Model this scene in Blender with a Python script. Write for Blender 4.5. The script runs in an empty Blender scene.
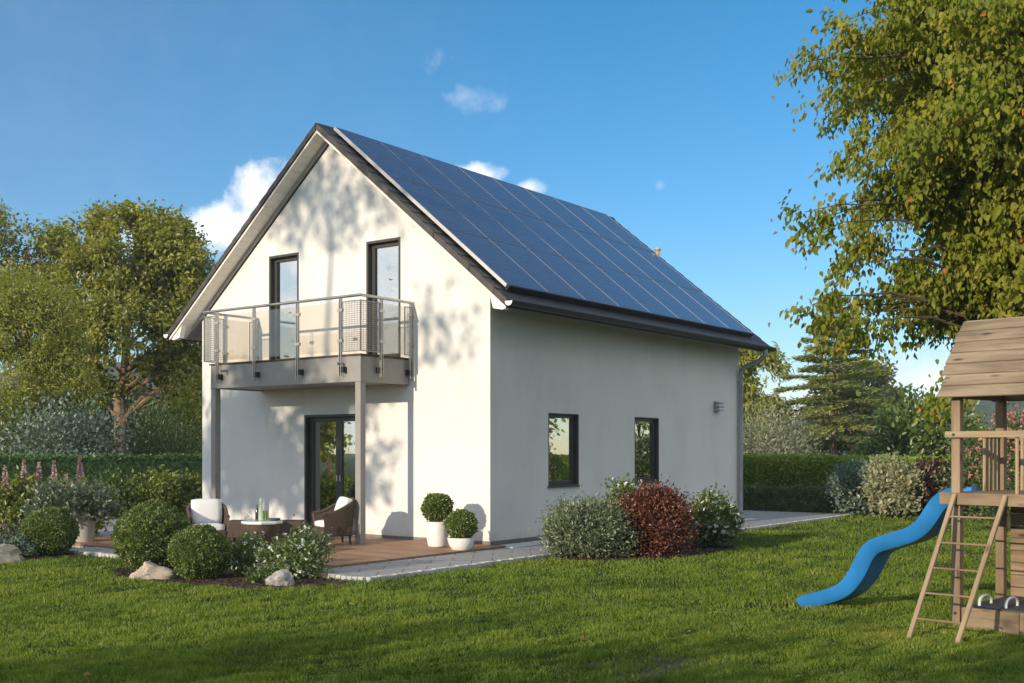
import bpy, bmesh, math, random
import numpy as np
from mathutils import Vector, Matrix
R = math.radians
rng = np.random.default_rng(11)
random.seed(5)
sc = bpy.context.scene
COL = sc.collection

# ------------------------------------------------------------------ camera
F, HY, CH = 1120.64, 450.24, 1.65
cam = bpy.data.cameras.new('camera'); camo = bpy.data.objects.new('camera', cam); COL.objects.link(camo)
cam.sensor_width = 36; cam.lens = 36 * F / 1024; cam.shift_y = (HY - 341.5) / 1024
cam.clip_end = 3000; cam.clip_start = .05
camo.location = (0, 0, CH); camo.rotation_euler = (R(90), 0, 0); sc.camera = camo

# ------------------------------------------------------------------ light
SUN_EL, SUN_AZ = 14.0, 221.0          # azimuth clockwise from +Y (towards the sun)
sx, sy, sz = math.sin(R(SUN_AZ)) * math.cos(R(SUN_EL)), math.cos(R(SUN_AZ)) * math.cos(R(SUN_EL)), math.sin(R(SUN_EL))
sun = bpy.data.lights.new('sun', 'SUN'); suno = bpy.data.objects.new('sun', sun); COL.objects.link(suno)
sun.energy = 2.85; sun.angle = R(.5); sun.color = (1.0, .86, .66)
suno.rotation_euler = Vector((-sx, -sy, -sz)).to_track_quat('-Z', 'Y').to_euler()
suno.location = (-20, -20, 20)

world = bpy.data.worlds.new('World'); sc.world = world; world.use_nodes = True
def build_world():
    nt = world.node_tree; N = nt.nodes; L = nt.links
    bg = N['Background']; SKY_STR = .11
    sky = N.new('ShaderNodeTexSky'); sky.sky_type = 'NISHITA'; sky.sun_disc = False
    sky.sun_elevation = R(SUN_EL); sky.sun_rotation = R(SUN_AZ)
    sky.air_density = 1.0; sky.dust_density = .05; sky.ozone_density = 2.2; sky.altitude = 300
    hs = N.new('ShaderNodeHueSaturation'); hs.inputs['Saturation'].default_value = 1.20; hs.inputs['Hue'].default_value = .499
    tcz = N.new('ShaderNodeTexCoord'); sz_ = N.new('ShaderNodeSeparateXYZ'); L.new(tcz.outputs['Generated'], sz_.inputs[0])
    gr = N.new('ShaderNodeValToRGB'); L.new(sz_.outputs[2], gr.inputs[0])      # the air of this day: less yellow low down than the model's default
    el_ = gr.color_ramp.elements; el_[0].position = 0.0; el_[0].color = (.74, .76, .88, 1); el_[1].position = .5; el_[1].color = (.56, .80, .86, 1); e2 = el_.new(.16); e2.color = (.68, .80, .92, 1)
    gm = N.new('ShaderNodeMixRGB'); gm.blend_type = 'MULTIPLY'; gm.inputs[0].default_value = 1; L.new(sky.outputs[0], gm.inputs[1]); L.new(gr.outputs[0], gm.inputs[2])
    L.new(gm.outputs[0], hs.inputs['Color'])
    tc = N.new('ShaderNodeTexCoord')
    noise = N.new('ShaderNodeTexNoise'); noise.inputs['Scale'].default_value = 9; noise.inputs['Detail'].default_value = 9; noise.inputs['Roughness'].default_value = .6
    L.new(tc.outputs['Generated'], noise.inputs['Vector'])
    n2 = N.new('ShaderNodeTexNoise'); n2.inputs['Scale'].default_value = 26; n2.inputs['Detail'].default_value = 7; n2.inputs['Roughness'].default_value = .62
    L.new(tc.outputs['Generated'], n2.inputs['Vector'])
    def math_(op, a, b=None, c=None, clamp=False):
        m = N.new('ShaderNodeMath'); m.operation = op; m.use_clamp = clamp
        for i, v in enumerate((a, b, c)):
            if v is None: continue
            if isinstance(v, (int, float)): m.inputs[i].default_value = v
            else: L.new(v, m.inputs[i])
        return m.outputs[0]
    total = None
    # each cloud: direction (azimuth, elevation in degrees), radii in azimuth / elevation, density, softness, noise amount
    clouds = [(-12.0, 12.4, 2.9, 2.3, 1.0, .5, 1.0), (-14.5, 10.8, 3.1, 1.8, 1.0, .6, 1.0), (-10.0, 13.6, 1.6, 1.0, .9, .4, .8), (-12.2, 9.5, 4.0, 2.6, .8, .9, .8), (-17.5, 10.0, 3.0, 1.6, .6, .9, .8),
              (-1.8, 13.8, 1.9, .8, .95, .6, 1.1), (.8, 13.2, 1.0, .5, .7, .8, 1.2),
              (-4.2, 18.6, 1.1, 1.0, .55, 2.6, 2.6), (-2.7, 17.4, 1.9, .7, .55, 2.6, 2.6), (7.5, 13.2, .3, .3, .25, 1.6, 1.6),
              (20.0, 3.4, 4.4, 2.0, .85, 1.0, .9), (15.5, 2.4, 6, 1.8, .6, 1.4, .9),
              (-52, 24, 56, 40, .15, 1.3, .10), (-95, 18, 38, 20, .92, .6, .9), (-150, 34, 46, 22, .92, .6, .9), (80, 22, 32, 18, .92, .6, .9), (125, 30, 45, 26, .95, .6, .9), (180, 36, 50, 24, .95, .6, .9), (0, 72, 200, 22, .9, .7, .9)]  # a thin veil, then unseen banks added to whiten and lift the ambient light
    sep = N.new('ShaderNodeSeparateXYZ'); L.new(tc.outputs['Generated'], sep.inputs[0])
    az = math_('ARCTAN2', sep.outputs[0], sep.outputs[1]); el = math_('ARCSINE', sep.outputs[2])
    nb = math_('ADD', math_('MULTIPLY', math_('SUBTRACT', noise.outputs[0], .5), 1.5), math_('MULTIPLY', math_('SUBTRACT', n2.outputs[0], .5), 1.3))
    for (a, e, ra, re, den, soft, na) in clouds:
        da = math_('DIVIDE', math_('SUBTRACT', az, R(a)), R(ra)); de = math_('DIVIDE', math_('SUBTRACT', el, R(e)), R(re))
        d2 = math_('ADD', math_('MULTIPLY', da, da), math_('MULTIPLY', de, de))
        v = math_('ADD', math_('SUBTRACT', 1.0, math_('SQRT', d2)), math_('MULTIPLY', nb, na))
        v = math_('MULTIPLY', math_('DIVIDE', v, soft, clamp=True), den)
        total = v if total is None else math_('MAXIMUM', total, v)
    cc = N.new('ShaderNodeMixRGB'); cc.inputs[1].default_value = tuple(x / SKY_STR for x in (.50, .56, .64)) + (1,); cc.inputs[2].default_value = tuple(x / SKY_STR for x in (1.0, .955, .89)) + (1,)
    L.new(math_('ADD', math_('MULTIPLY', n2.outputs[0], 1.6), -.25, clamp=True), cc.inputs[0])
    mx = N.new('ShaderNodeMixRGB'); L.new(total, mx.inputs[0]); L.new(hs.outputs[0], mx.inputs[1]); L.new(cc.outputs[0], mx.inputs[2])
    L.new(mx.outputs[0], bg.inputs[0]); bg.inputs[1].default_value = SKY_STR
build_world()
sc.view_settings.view_transform = 'Standard'; sc.view_settings.look = 'None'; sc.view_settings.exposure = .78; sc.view_settings.gamma = 1
sc.cycles.max_bounces = 8; sc.cycles.transparent_max_bounces = 16; sc.cycles.use_denoising = True

# ------------------------------------------------------------------ materials
class NT:
    def __init__(s, name):
        s.m = bpy.data.materials.new(name); s.m.use_nodes = True; s.nt = s.m.node_tree; s.N = s.nt.nodes; s.L = s.nt.links
        s.b = s.N['Principled BSDF']; s.out = s.N['Material Output']
    def new(s, t, **kw):
        n = s.N.new(t)
        for k, v in kw.items(): setattr(n, k, v)
        return n
    def ramp(s, fac, stops):
        r = s.new('ShaderNodeValToRGB'); el = r.color_ramp.elements
        while len(el) < len(stops): el.new(.5)
        for e, (p, c) in zip(el, stops): e.position = p; e.color = (*c, 1) if len(c) == 3 else c
        s.L.new(fac, r.inputs[0]); return r.outputs[0]
    def noise(s, vec, scale, detail=5, rough=.55, dims=None):
        n = s.new('ShaderNodeTexNoise'); n.inputs['Scale'].default_value = scale; n.inputs['Detail'].default_value = detail; n.inputs['Roughness'].default_value = rough
        if vec is not None: s.L.new(vec, n.inputs['Vector'])
        return n.outputs[0]
    def bump(s, h, strength=.3, dist=.01):
        b = s.new('ShaderNodeBump'); b.inputs['Strength'].default_value = strength; b.inputs['Distance'].default_value = dist
        s.L.new(h, b.inputs['Height']); s.L.new(b.outputs[0], s.b.inputs['Normal'])
    def obj(s): return s.new('ShaderNodeTexCoord').outputs['Object']
    def scaled(s, vec, sc3):
        m = s.new('ShaderNodeMapping'); m.inputs['Scale'].default_value = sc3; s.L.new(vec, m.inputs['Vector']); return m.outputs[0]
    def attr(s, name):
        return s.new('ShaderNodeAttribute', attribute_name=name)

def plain(name, col, rough=.6, metal=0, var=.12, scale=6, bump=0, bscale=80, spec=.5):
    t = NT(name); v = t.obj(); n = t.noise(v, scale)
    lo = tuple(c * (1 - var) for c in col); hi = tuple(min(1, c * (1 + var)) for c in col)
    t.L.new(t.ramp(n, [(.3, lo), (.7, hi)]), t.b.inputs['Base Color'])
    t.b.inputs['Roughness'].default_value = rough; t.b.inputs['Metallic'].default_value = metal; t.b.inputs['Specular IOR Level'].default_value = spec
    if bump: t.bump(t.noise(v, bscale, 3), bump, .004)
    return t.m

def leafmat(name, cols, trans=.35, gloss=.06, rough=.4):
    t = NT(name); a = t.attr('rnd')
    stops = [(i / (len(cols) - 1), c) for i, c in enumerate(cols)]
    c = t.ramp(a.outputs['Fac'], stops)
    d = t.new('ShaderNodeBsdfDiffuse'); tr = t.new('ShaderNodeBsdfTranslucent'); g = t.new('ShaderNodeBsdfGlossy'); g.inputs['Roughness'].default_value = rough
    t.L.new(c, d.inputs[0])
    br = t.new('ShaderNodeMixRGB', blend_type='MULTIPLY'); br.inputs[0].default_value = 1; br.inputs[2].default_value = (1.25, 1.35, .6, 1); t.L.new(c, br.inputs[1]); t.L.new(br.outputs[0], tr.inputs[0])
    m1 = t.new('ShaderNodeMixShader'); m1.inputs[0].default_value = trans; t.L.new(d.outputs[0], m1.inputs[1]); t.L.new(tr.outputs[0], m1.inputs[2])
    m2 = t.new('ShaderNodeMixShader'); m2.inputs[0].default_value = gloss; t.L.new(m1.outputs[0], m2.inputs[1]); t.L.new(g.outputs[0], m2.inputs[2])
    t.L.new(m2.outputs[0], t.out.inputs[0]); return t.m

def woodmat(name, cols, rough=.75, knots=True, streak=34, bump=.35):
    t = NT(name); g = t.attr('grain').outputs['Vector']
    n1 = t.noise(t.scaled(g, (1.6, streak, streak)), 1.0, 6, .6)
    n2 = t.noise(t.scaled(g, (.9, 4, 4)), 1.0, 4, .6)
    add = t.new('ShaderNodeMath', operation='MULTIPLY_ADD'); t.L.new(n2, add.inputs[0]); add.inputs[1].default_value = .95
    mul = t.new('ShaderNodeMath', operation='MULTIPLY'); t.L.new(n1, mul.inputs[0]); mul.inputs[1].default_value = .36
    t.L.new(mul.outputs[0], add.inputs[2])
    c = t.ramp(add.outputs[0], [(.30, cols[0]), (.58, cols[1]), (.85, cols[2])])
    if knots:
        vo = t.new('ShaderNodeTexVoronoi'); vo.inputs['Scale'].default_value = 1.0; t.L.new(t.scaled(g, (2.2, 7, 7)), vo.inputs['Vector'])
        k = t.ramp(vo.outputs['Distance'], [(.05, (1, 1, 1)), (.17, (0, 0, 0))])
        mx = t.new('ShaderNodeMixRGB'); t.L.new(k, mx.inputs[0]); t.L.new(c, mx.inputs[1]); mx.inputs[2].default_value = (*[x * .45 for x in cols[0]], 1); c = mx.outputs[0]
    t.L.new(c, t.b.inputs['Base Color']); t.b.inputs['Roughness'].default_value = rough; t.b.inputs['Specular IOR Level'].default_value = .25
    t.bump(n1, bump, .004); return t.m

M = {}
def mats():
    # house plaster: warm white mineral render
    t = NT('white_plaster'); v = t.obj()
    big = t.noise(t.scaled(v, (1.1, 1.1, .55)), 1.0, 9, .66); fine = t.noise(v, 55, 4, .7)
    sp = t.new('ShaderNodeSeparateXYZ'); t.L.new(v, sp.inputs[0]); dn = t.noise(t.scaled(v, (3, 3, 1.2)), 1.0, 8, .7)
    ad = t.new('ShaderNodeMath', operation='MULTIPLY_ADD'); t.L.new(dn, ad.inputs[0]); ad.inputs[1].default_value = .8; t.L.new(sp.outputs[2], ad.inputs[2])
    dirt = t.ramp(ad.outputs[0], [(.38, (.80, .78, .74)), (.62, (1, 1, 1))]); dm = t.new('ShaderNodeMixRGB', blend_type='MULTIPLY'); dm.inputs[0].default_value = 1; t.L.new(dirt, dm.inputs[2])
    t.L.new(dm.outputs[0], t.b.inputs['Base Color'])
    t.L.new(t.ramp(big, [(.3, (.655, .64, .61)), (.5, (.715, .70, .67)), (.7, (.75, .735, .705))]), dm.inputs[1]); t.b.inputs['Roughness'].default_value = .9; t.b.inputs['Specular IOR Level'].default_value = .2
    t.bump(fine, .35, .006); M['plaster'] = t.m
    M['plinth'] = plain('grey_plinth_render', (.17, .165, .16), .9, var=.2, bump=.3)
    M['interior'] = plain('interior_paint', (.62, .60, .57), .9)
    M['soffit'] = woodmat('cream_soffit_boards', [(.78, .71, .62), (.84, .78, .70), (.88, .83, .76)], .7, False, 10, .1)
    M['tile'] = plain('anthracite_roof_tile', (.035, .034, .036), .55, var=.35, scale=4, bump=.2)
    M['verge'] = plain('verge_tile_brown_black', (.055, .047, .042), .6, var=.35, scale=5, bump=.2)
    M['gutter'] = plain('dark_grey_zinc', (.06, .06, .063), .42, .4, var=.2)
    M['zinc'] = plain('pale_zinc_pipe', (.36, .36, .37), .4, .6, var=.15)
    M['alu'] = plain('panel_aluminium', (.22, .235, .27), .45, .5, var=.06)
    M['railalu'] = plain('side_rail_aluminium', (.55, .54, .53), .45, .5, var=.08)
    M['steel'] = plain('brushed_stainless_steel', (.50, .48, .45), .33, .85, var=.08, scale=30)
    M['meshsteel'] = plain('grey_perforated_steel', (.28, .27, .26), .4, .6, var=.08)
    M['whitetrim'] = plain('white_trim_paint', (.78, .76, .73), .5, var=.04)
    M['taupe'] = plain('taupe_powder_coat', (.27, .255, .24), .5, var=.06, bump=.05)
    M['frame'] = plain('umber_window_frame', (.045, .041, .036), .4, var=.1)
    M['blackmetal'] = plain('black_metal', (.02, .02, .021), .5, .2)
    # solar panel face: cells in a fine grid under blue glass
    t = NT('solar_cells'); g = t.attr('grain').outputs['Vector']
    br = t.new('ShaderNodeTexBrick', offset=0.0); br.inputs['Scale'].default_value = 1; br.inputs['Brick Width'].default_value = .2; br.inputs['Row Height'].default_value = .165
    br.inputs['Mortar Size'].default_value = .005; br.inputs['Color1'].default_value = (.078, .092, .155, 1); br.inputs['Color2'].default_value = (.088, .102, .170, 1); br.inputs['Mortar'].default_value = (.125, .145, .22, 1)
    t.L.new(g, br.inputs['Vector']); t.L.new(br.outputs[0], t.b.inputs['Base Color'])
    t.b.inputs['Roughness'].default_value = .16; t.b.inputs['IOR'].default_value = 1.5
    n = t.noise(t.obj(), 1.5, 3); t.bump(n, .02, .01); M['solar'] = t.m
    # window glass: reflecting double glazing one can look through
    t = NT('window_glass'); gl = t.new('ShaderNodeBsdfGlossy'); gl.inputs['Roughness'].default_value = .01; gl.inputs[0].default_value = (.93, .96, .97, 1)
    tr = t.new('ShaderNodeBsdfTransparent'); tr.inputs[0].default_value = (.72, .78, .76, 1)
    fr = t.new('ShaderNodeLayerWeight'); fr.inputs[0].default_value = .25
    ma = t.new('ShaderNodeMath', operation='MULTIPLY_ADD', use_clamp=True); t.L.new(fr.outputs['Facing'], ma.inputs[0]); ma.inputs[1].default_value = .6; ma.inputs[2].default_value = .45
    nb = t.new('ShaderNodeBump'); nb.inputs['Strength'].default_value = .03; nb.inputs['Distance'].default_value = .02; t.L.new(t.noise(t.obj(), 1.3, 2), nb.inputs['Height']); t.L.new(nb.outputs[0], gl.inputs['Normal'])
    mx = t.new('ShaderNodeMixShader'); t.L.new(ma.outputs[0], mx.inputs[0]); t.L.new(tr.outputs[0], mx.inputs[1]); t.L.new(gl.outputs[0], mx.inputs[2]); t.L.new(mx.outputs[0], t.out.inputs[0]); M['glass'] = t.m
    t = NT('balcony_glass'); gl = t.new('ShaderNodeBsdfGlossy'); gl.inputs['Roughness'].default_value = .02
    tr = t.new('ShaderNodeBsdfTransparent'); tr.inputs[0].default_value = (.925, .89, .835, 1)
    fr = t.new('ShaderNodeLayerWeight'); fr.inputs[0].default_value = .12
    mx = t.new('ShaderNodeMixShader'); t.L.new(fr.outputs['Facing'], mx.inputs[0]); t.L.new(tr.outputs[0], mx.inputs[1]); t.L.new(gl.outputs[0], mx.inputs[2]); t.L.new(mx.outputs[0], t.out.inputs[0]); M['balglass'] = t.m
    t = NT('bottle_glass'); t.b.inputs['Base Color'].default_value = (.5, .62, .45, 1); t.b.inputs['Roughness'].default_value = .08; t.b.inputs['Alpha'].default_value = .55; M['bottle'] = t.m
    M['darkbottle'] = plain('dark_bottle_glass', (.03, .035, .03), .12)
    M['greenglass'] = plain('green_vase_glass', (.18, .26, .05), .15)
    M['deck'] = woodmat('brown_deck_boards', [(.16, .085, .048), (.27, .15, .088), (.38, .235, .15)], .65, False, 28, .3)
    M['towerwood'] = woodmat('weathered_tower_wood', [(.075, .050, .032), (.195, .135, .085), (.34, .25, .165)], .8, True, 26, .5)
    M['roofwood'] = woodmat('greyed_roof_planks', [(.065, .048, .034), (.185, .140, .097), (.36, .280, .195)], .85, True, 22, 1.0)
    M['palewood'] = woodmat('pale_ladder_wood', [(.17, .12, .072), (.31, .225, .14), (.46, .36, .235)], .75, True, 30, .4)
    M['interiorfloor'] = woodmat('interior_floorboards', [(.2, .13, .08), (.3, .2, .12), (.36, .25, .16)], .5, False)
    # pavement slabs
    t = NT('grey_paving'); v = t.obj()
    br = t.new('ShaderNodeTexBrick', offset=.5); br.inputs['Scale'].default_value = 1; br.inputs['Brick Width'].default_value = .6; br.inputs['Row Height'].default_value = .4; br.inputs['Mortar Size'].default_value = .009
    br.inputs['Color1'].default_value = (.33, .325, .32, 1); br.inputs['Color2'].default_value = (.37, .365, .36, 1); br.inputs['Mortar'].default_value = (.12, .115, .105, 1); t.L.new(v, br.inputs['Vector'])
    mul = t.new('ShaderNodeMixRGB', blend_type='MULTIPLY'); mul.inputs[0].default_value = 1; t.L.new(br.outputs[0], mul.inputs[1]); t.L.new(t.ramp(t.noise(v, 9, 6, .7), [(.3, (.68, .68, .67)), (.7, (1.05, 1.05, 1.04))]), mul.inputs[2])
    t.L.new(mul.outputs[0], t.b.inputs['Base Color']); t.b.inputs['Roughness'].default_value = .85; t.bump(t.noise(v, 120, 3), .25, .003); M['paving'] = t.m
    M['kerb'] = plain('pale_edging_stone', (.48, .47, .45), .9, var=.25, scale=9, bump=.4)
    M['pebble'] = plain('white_pebbles', (.62, .60, .57), .85, var=.25, scale=25, bump=.8, bscale=45)
    M['soil'] = plain('bark_mulch_soil', (.045, .028, .018), .95, var=.5, scale=22, bump=1, bscale=35)
    M['rock_tan'] = plain('sandstone_rock', (.42, .35, .27), .9, var=.3, scale=7, bump=.6, bscale=25)
    M['rock_grey'] = plain('granite_rock', (.32, .30, .28), .9, var=.45, scale=14, bump=.7, bscale=30)
    t = NT('lawn_ground'); v = t.obj()
    t.L.new(t.ramp(t.noise(v, 1.2, 8, .65), [(.3, (.022, .036, .010)), (.55, (.035, .056, .013)), (.8, (.06, .075, .02))]), t.b.inputs['Base Color']); t.b.inputs['Roughness'].default_value = 1; t.b.inputs['Specular IOR Level'].default_value = .1
    t.bump(t.noise(v, 30, 6, .7), .8, .03); M['ground'] = t.m
    M['dirt'] = plain('bare_earth', (.06, .042, .025), 1, var=.4, scale=18, bump=1, bscale=40)
    M['grass'] = leafmat('grass_blades', [(0.077, 0.126, 0.01), (0.132, 0.201, 0.017), (0.194, 0.26, 0.026), (0.278, 0.282, 0.046)], .35, .03, .5)
    M['bark'] = plain('brown_bark', (.105, .075, .052), .95, var=.4, scale=9, bump=1, bscale=18)
    M['barktan'] = plain('tan_bark', (.20, .135, .085), .95, var=.35, scale=7, bump=1, bscale=16)  # tan bark of the broadleaf tree, fir and yucca stems
    M['twig'] = plain('dark_twig_bark', (.06, .045, .032), .95, var=.3)
    # wicker
    t = NT('brown_wicker'); v = t.obj()
    w1 = t.new('ShaderNodeTexWave', bands_direction='Z'); w1.inputs['Scale'].default_value = 18; w1.inputs['Distortion'].default_value = 1.5; t.L.new(v, w1.inputs['Vector'])
    w2 = t.new('ShaderNodeTexWave', bands_direction='DIAGONAL'); w2.inputs['Scale'].default_value = 14; t.L.new(v, w2.inputs['Vector'])
    mm = t.new('ShaderNodeMath', operation='MULTIPLY'); t.L.new(w1.outputs[1], mm.inputs[0]); t.L.new(w2.outputs[1], mm.inputs[1])
    t.L.new(t.ramp(mm.outputs[0], [(.1, (.055, .036, .026)), (.6, (.15, .10, .072))]), t.b.inputs['Base Color']); t.b.inputs['Roughness'].default_value = .6; t.bump(mm.outputs[0], .8, .01); M['wicker'] = t.m
    M['cushion'] = plain('white_cushion_cloth', (.74, .73, .71), .9, var=.04, bump=.2, bscale=120)
    M['tabletop'] = plain('white_table_top', (.72, .72, .70), .25, var=.04)
    M['bowl'] = plain('slate_bowl', (.07, .08, .085), .4)
    M['pot'] = plain('white_glazed_pot', (.78, .765, .73), .45, var=.05, bump=.05)
    M['potgrey'] = plain('beige_stone_pot', (.42, .39, .35), .8, var=.12, bump=.2)
    M['blue'] = plain('blue_slide_plastic', (.026, .20, .52), .30, var=.16, scale=3, bump=.06)
    M['greyplastic'] = plain('grey_grip_plastic', (.55, .56, .58), .4)
    M['lid'] = plain('dark_lid_board', (.06, .058, .055), .7, var=.25, bump=.2)
    M['lamp_grey'] = plain('lamp_grey_metal', (.33, .34, .36), .45, .3)
    M['lamp_glass'] = plain('lamp_opal_glass', (.6, .63, .68), .3)
    M['hill'] = plain('wooded_hillside', (.030, .052, .026), 1, var=.5, scale=.12, bump=1, bscale=.3)
    # foliage
    M['lf_big'] = leafmat('broad_tree_leaf', [(0.105, 0.136, 0.016), (0.187, 0.219, 0.022), (0.292, 0.292, 0.036), (0.465, 0.371, 0.066), (0.606, 0.215, 0.055)], .44, .015, .55)
    M['lf_oak'] = leafmat('autumn_green_leaf', [(0.151, 0.177, 0.022), (0.231, 0.245, 0.031), (0.323, 0.315, 0.045), (0.423, 0.364, 0.062)], .4, .05)
    M['lf_willow'] = leafmat('yellow_green_leaf', [(0.214, 0.244, 0.031), (0.305, 0.313, 0.045), (0.412, 0.383, 0.075)], .4, .04)
    M['lf_dark'] = leafmat('dark_green_leaf', [(0.051, 0.085, 0.03), (0.085, 0.128, 0.043), (0.131, 0.174, 0.055)], .3, .05)
    M['lf_blue'] = leafmat('blue_grey_leaf', [(0.102, 0.149, 0.118), (0.156, 0.211, 0.172), (0.234, 0.288, 0.242)], .3, .05)
    M['lf_box'] = leafmat('box_leaf', [(0.082, 0.122, 0.022), (0.142, 0.193, 0.034), (0.227, 0.271, 0.059)], .3, .07)
    M['lf_hedge'] = leafmat('hedge_leaf', [(0.132, 0.216, 0.021), (0.23, 0.329, 0.034), (0.339, 0.42, 0.051)], .3, .05)
    M['lf_hedgedark'] = leafmat('dark_hedge_leaf', [(0.061, 0.122, 0.037), (0.099, 0.179, 0.051), (0.145, 0.235, 0.066)], .3, .05)
    M['lf_lime'] = leafmat('lime_leaf', [(0.117, 0.159, 0.028), (0.2, 0.235, 0.044), (0.276, 0.297, 0.069)], .4, .05)
    M['lf_rose'] = leafmat('fresh_shrub_leaf', [(0.067, 0.114, 0.025), (0.117, 0.175, 0.037), (0.184, 0.233, 0.053)], .35, .06)
    M['lf_variegated'] = leafmat('silver_green_leaf', [(0.09, 0.118, 0.066), (0.18, 0.216, 0.12), (0.36, 0.384, 0.228)], .3, .06)
    M['lf_red'] = leafmat('copper_red_leaf', [(.075, .022, .013), (.15, .048, .025), (.22, .09, .045)], .2, .05)
    M['lf_maroon'] = leafmat('maroon_leaf', [(0.046, 0.018, 0.016), (0.078, 0.029, 0.022), (0.117, 0.052, 0.033)], .3, .06)
    M['lf_cream'] = leafmat('cream_leaf', [(.20, .21, .11), (.36, .35, .21), (.50, .47, .31)], .35, .05)
    M['lf_palewillow'] = leafmat('pale_olive_leaf', [(.16, .18, .11), (.26, .27, .18), (.36, .36, .26)], .35, .05)
    M['lf_palegreen'] = leafmat('pale_yellow_leaf', [(0.19, 0.209, 0.063), (0.329, 0.329, 0.127), (0.455, 0.43, 0.215)], .4, .05)
    M['lf_fir'] = leafmat('fir_needle', [(0.171, 0.207, 0.064), (0.27, 0.302, 0.088), (0.398, 0.397, 0.121)], .2, .04)
    M['lf_greybroad'] = leafmat('grey_green_broad_leaf', [(0.088, 0.118, 0.078), (0.147, 0.181, 0.122), (0.255, 0.284, 0.206)], .3, .06)
    M['fl_white'] = leafmat('white_petal', [(.62, .60, .52), (.72, .71, .66), (.80, .79, .76)], .08, .02)
    M['fl_pink'] = leafmat('pink_petal', [(0.476, 0.265, 0.296), (0.578, 0.374, 0.39), (0.646, 0.484, 0.476)], .08, .02)
    M['fl_purple'] = leafmat('purple_petal', [(.12, .05, .14), (.2, .09, .22), (.3, .16, .3)], .08, .02)
    M['fl_red'] = leafmat('coral_petal', [(.34, .10, .09), (.47, .19, .17), (.55, .30, .26)], .08, .02)
    M['lf_yucca'] = leafmat('yucca_leaf', [(.09, .14, .045), (.15, .21, .075), (.25, .29, .14)], .25, .1)
mats()

# ------------------------------------------------------------------ helpers
def tag(o, label=None, cat=None, group=None, kind=None):
    if label: o['label'] = label
    if cat: o['category'] = cat
    if group: o['group'] = group
    if kind: o['kind'] = kind
    return o
def thing(name, label, cat, loc=(0, 0, 0), rz=0, group=None):
    o = bpy.data.objects.new(name, None); COL.objects.link(o); o.location = loc; o.rotation_euler = (0, 0, rz)
    o.empty_display_size = .2
    return tag(o, label, cat, group)
def link(name, me, mat, parent=None):
    o = bpy.data.objects.new(name, me); COL.objects.link(o)
    for m in (mat if isinstance(mat, (list, tuple)) else [mat]): me.materials.append(m)
    if parent: o.parent = parent
    return o
def copy_thing(root, label=None):
    r = root.copy(); COL.objects.link(r)
    if label: r['label'] = label
    for ch in list(root.children):
        c = ch.copy(); COL.objects.link(c); c.parent = r
        for g in list(ch.children):
            d = g.copy(); COL.objects.link(d); d.parent = c
    return r

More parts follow.
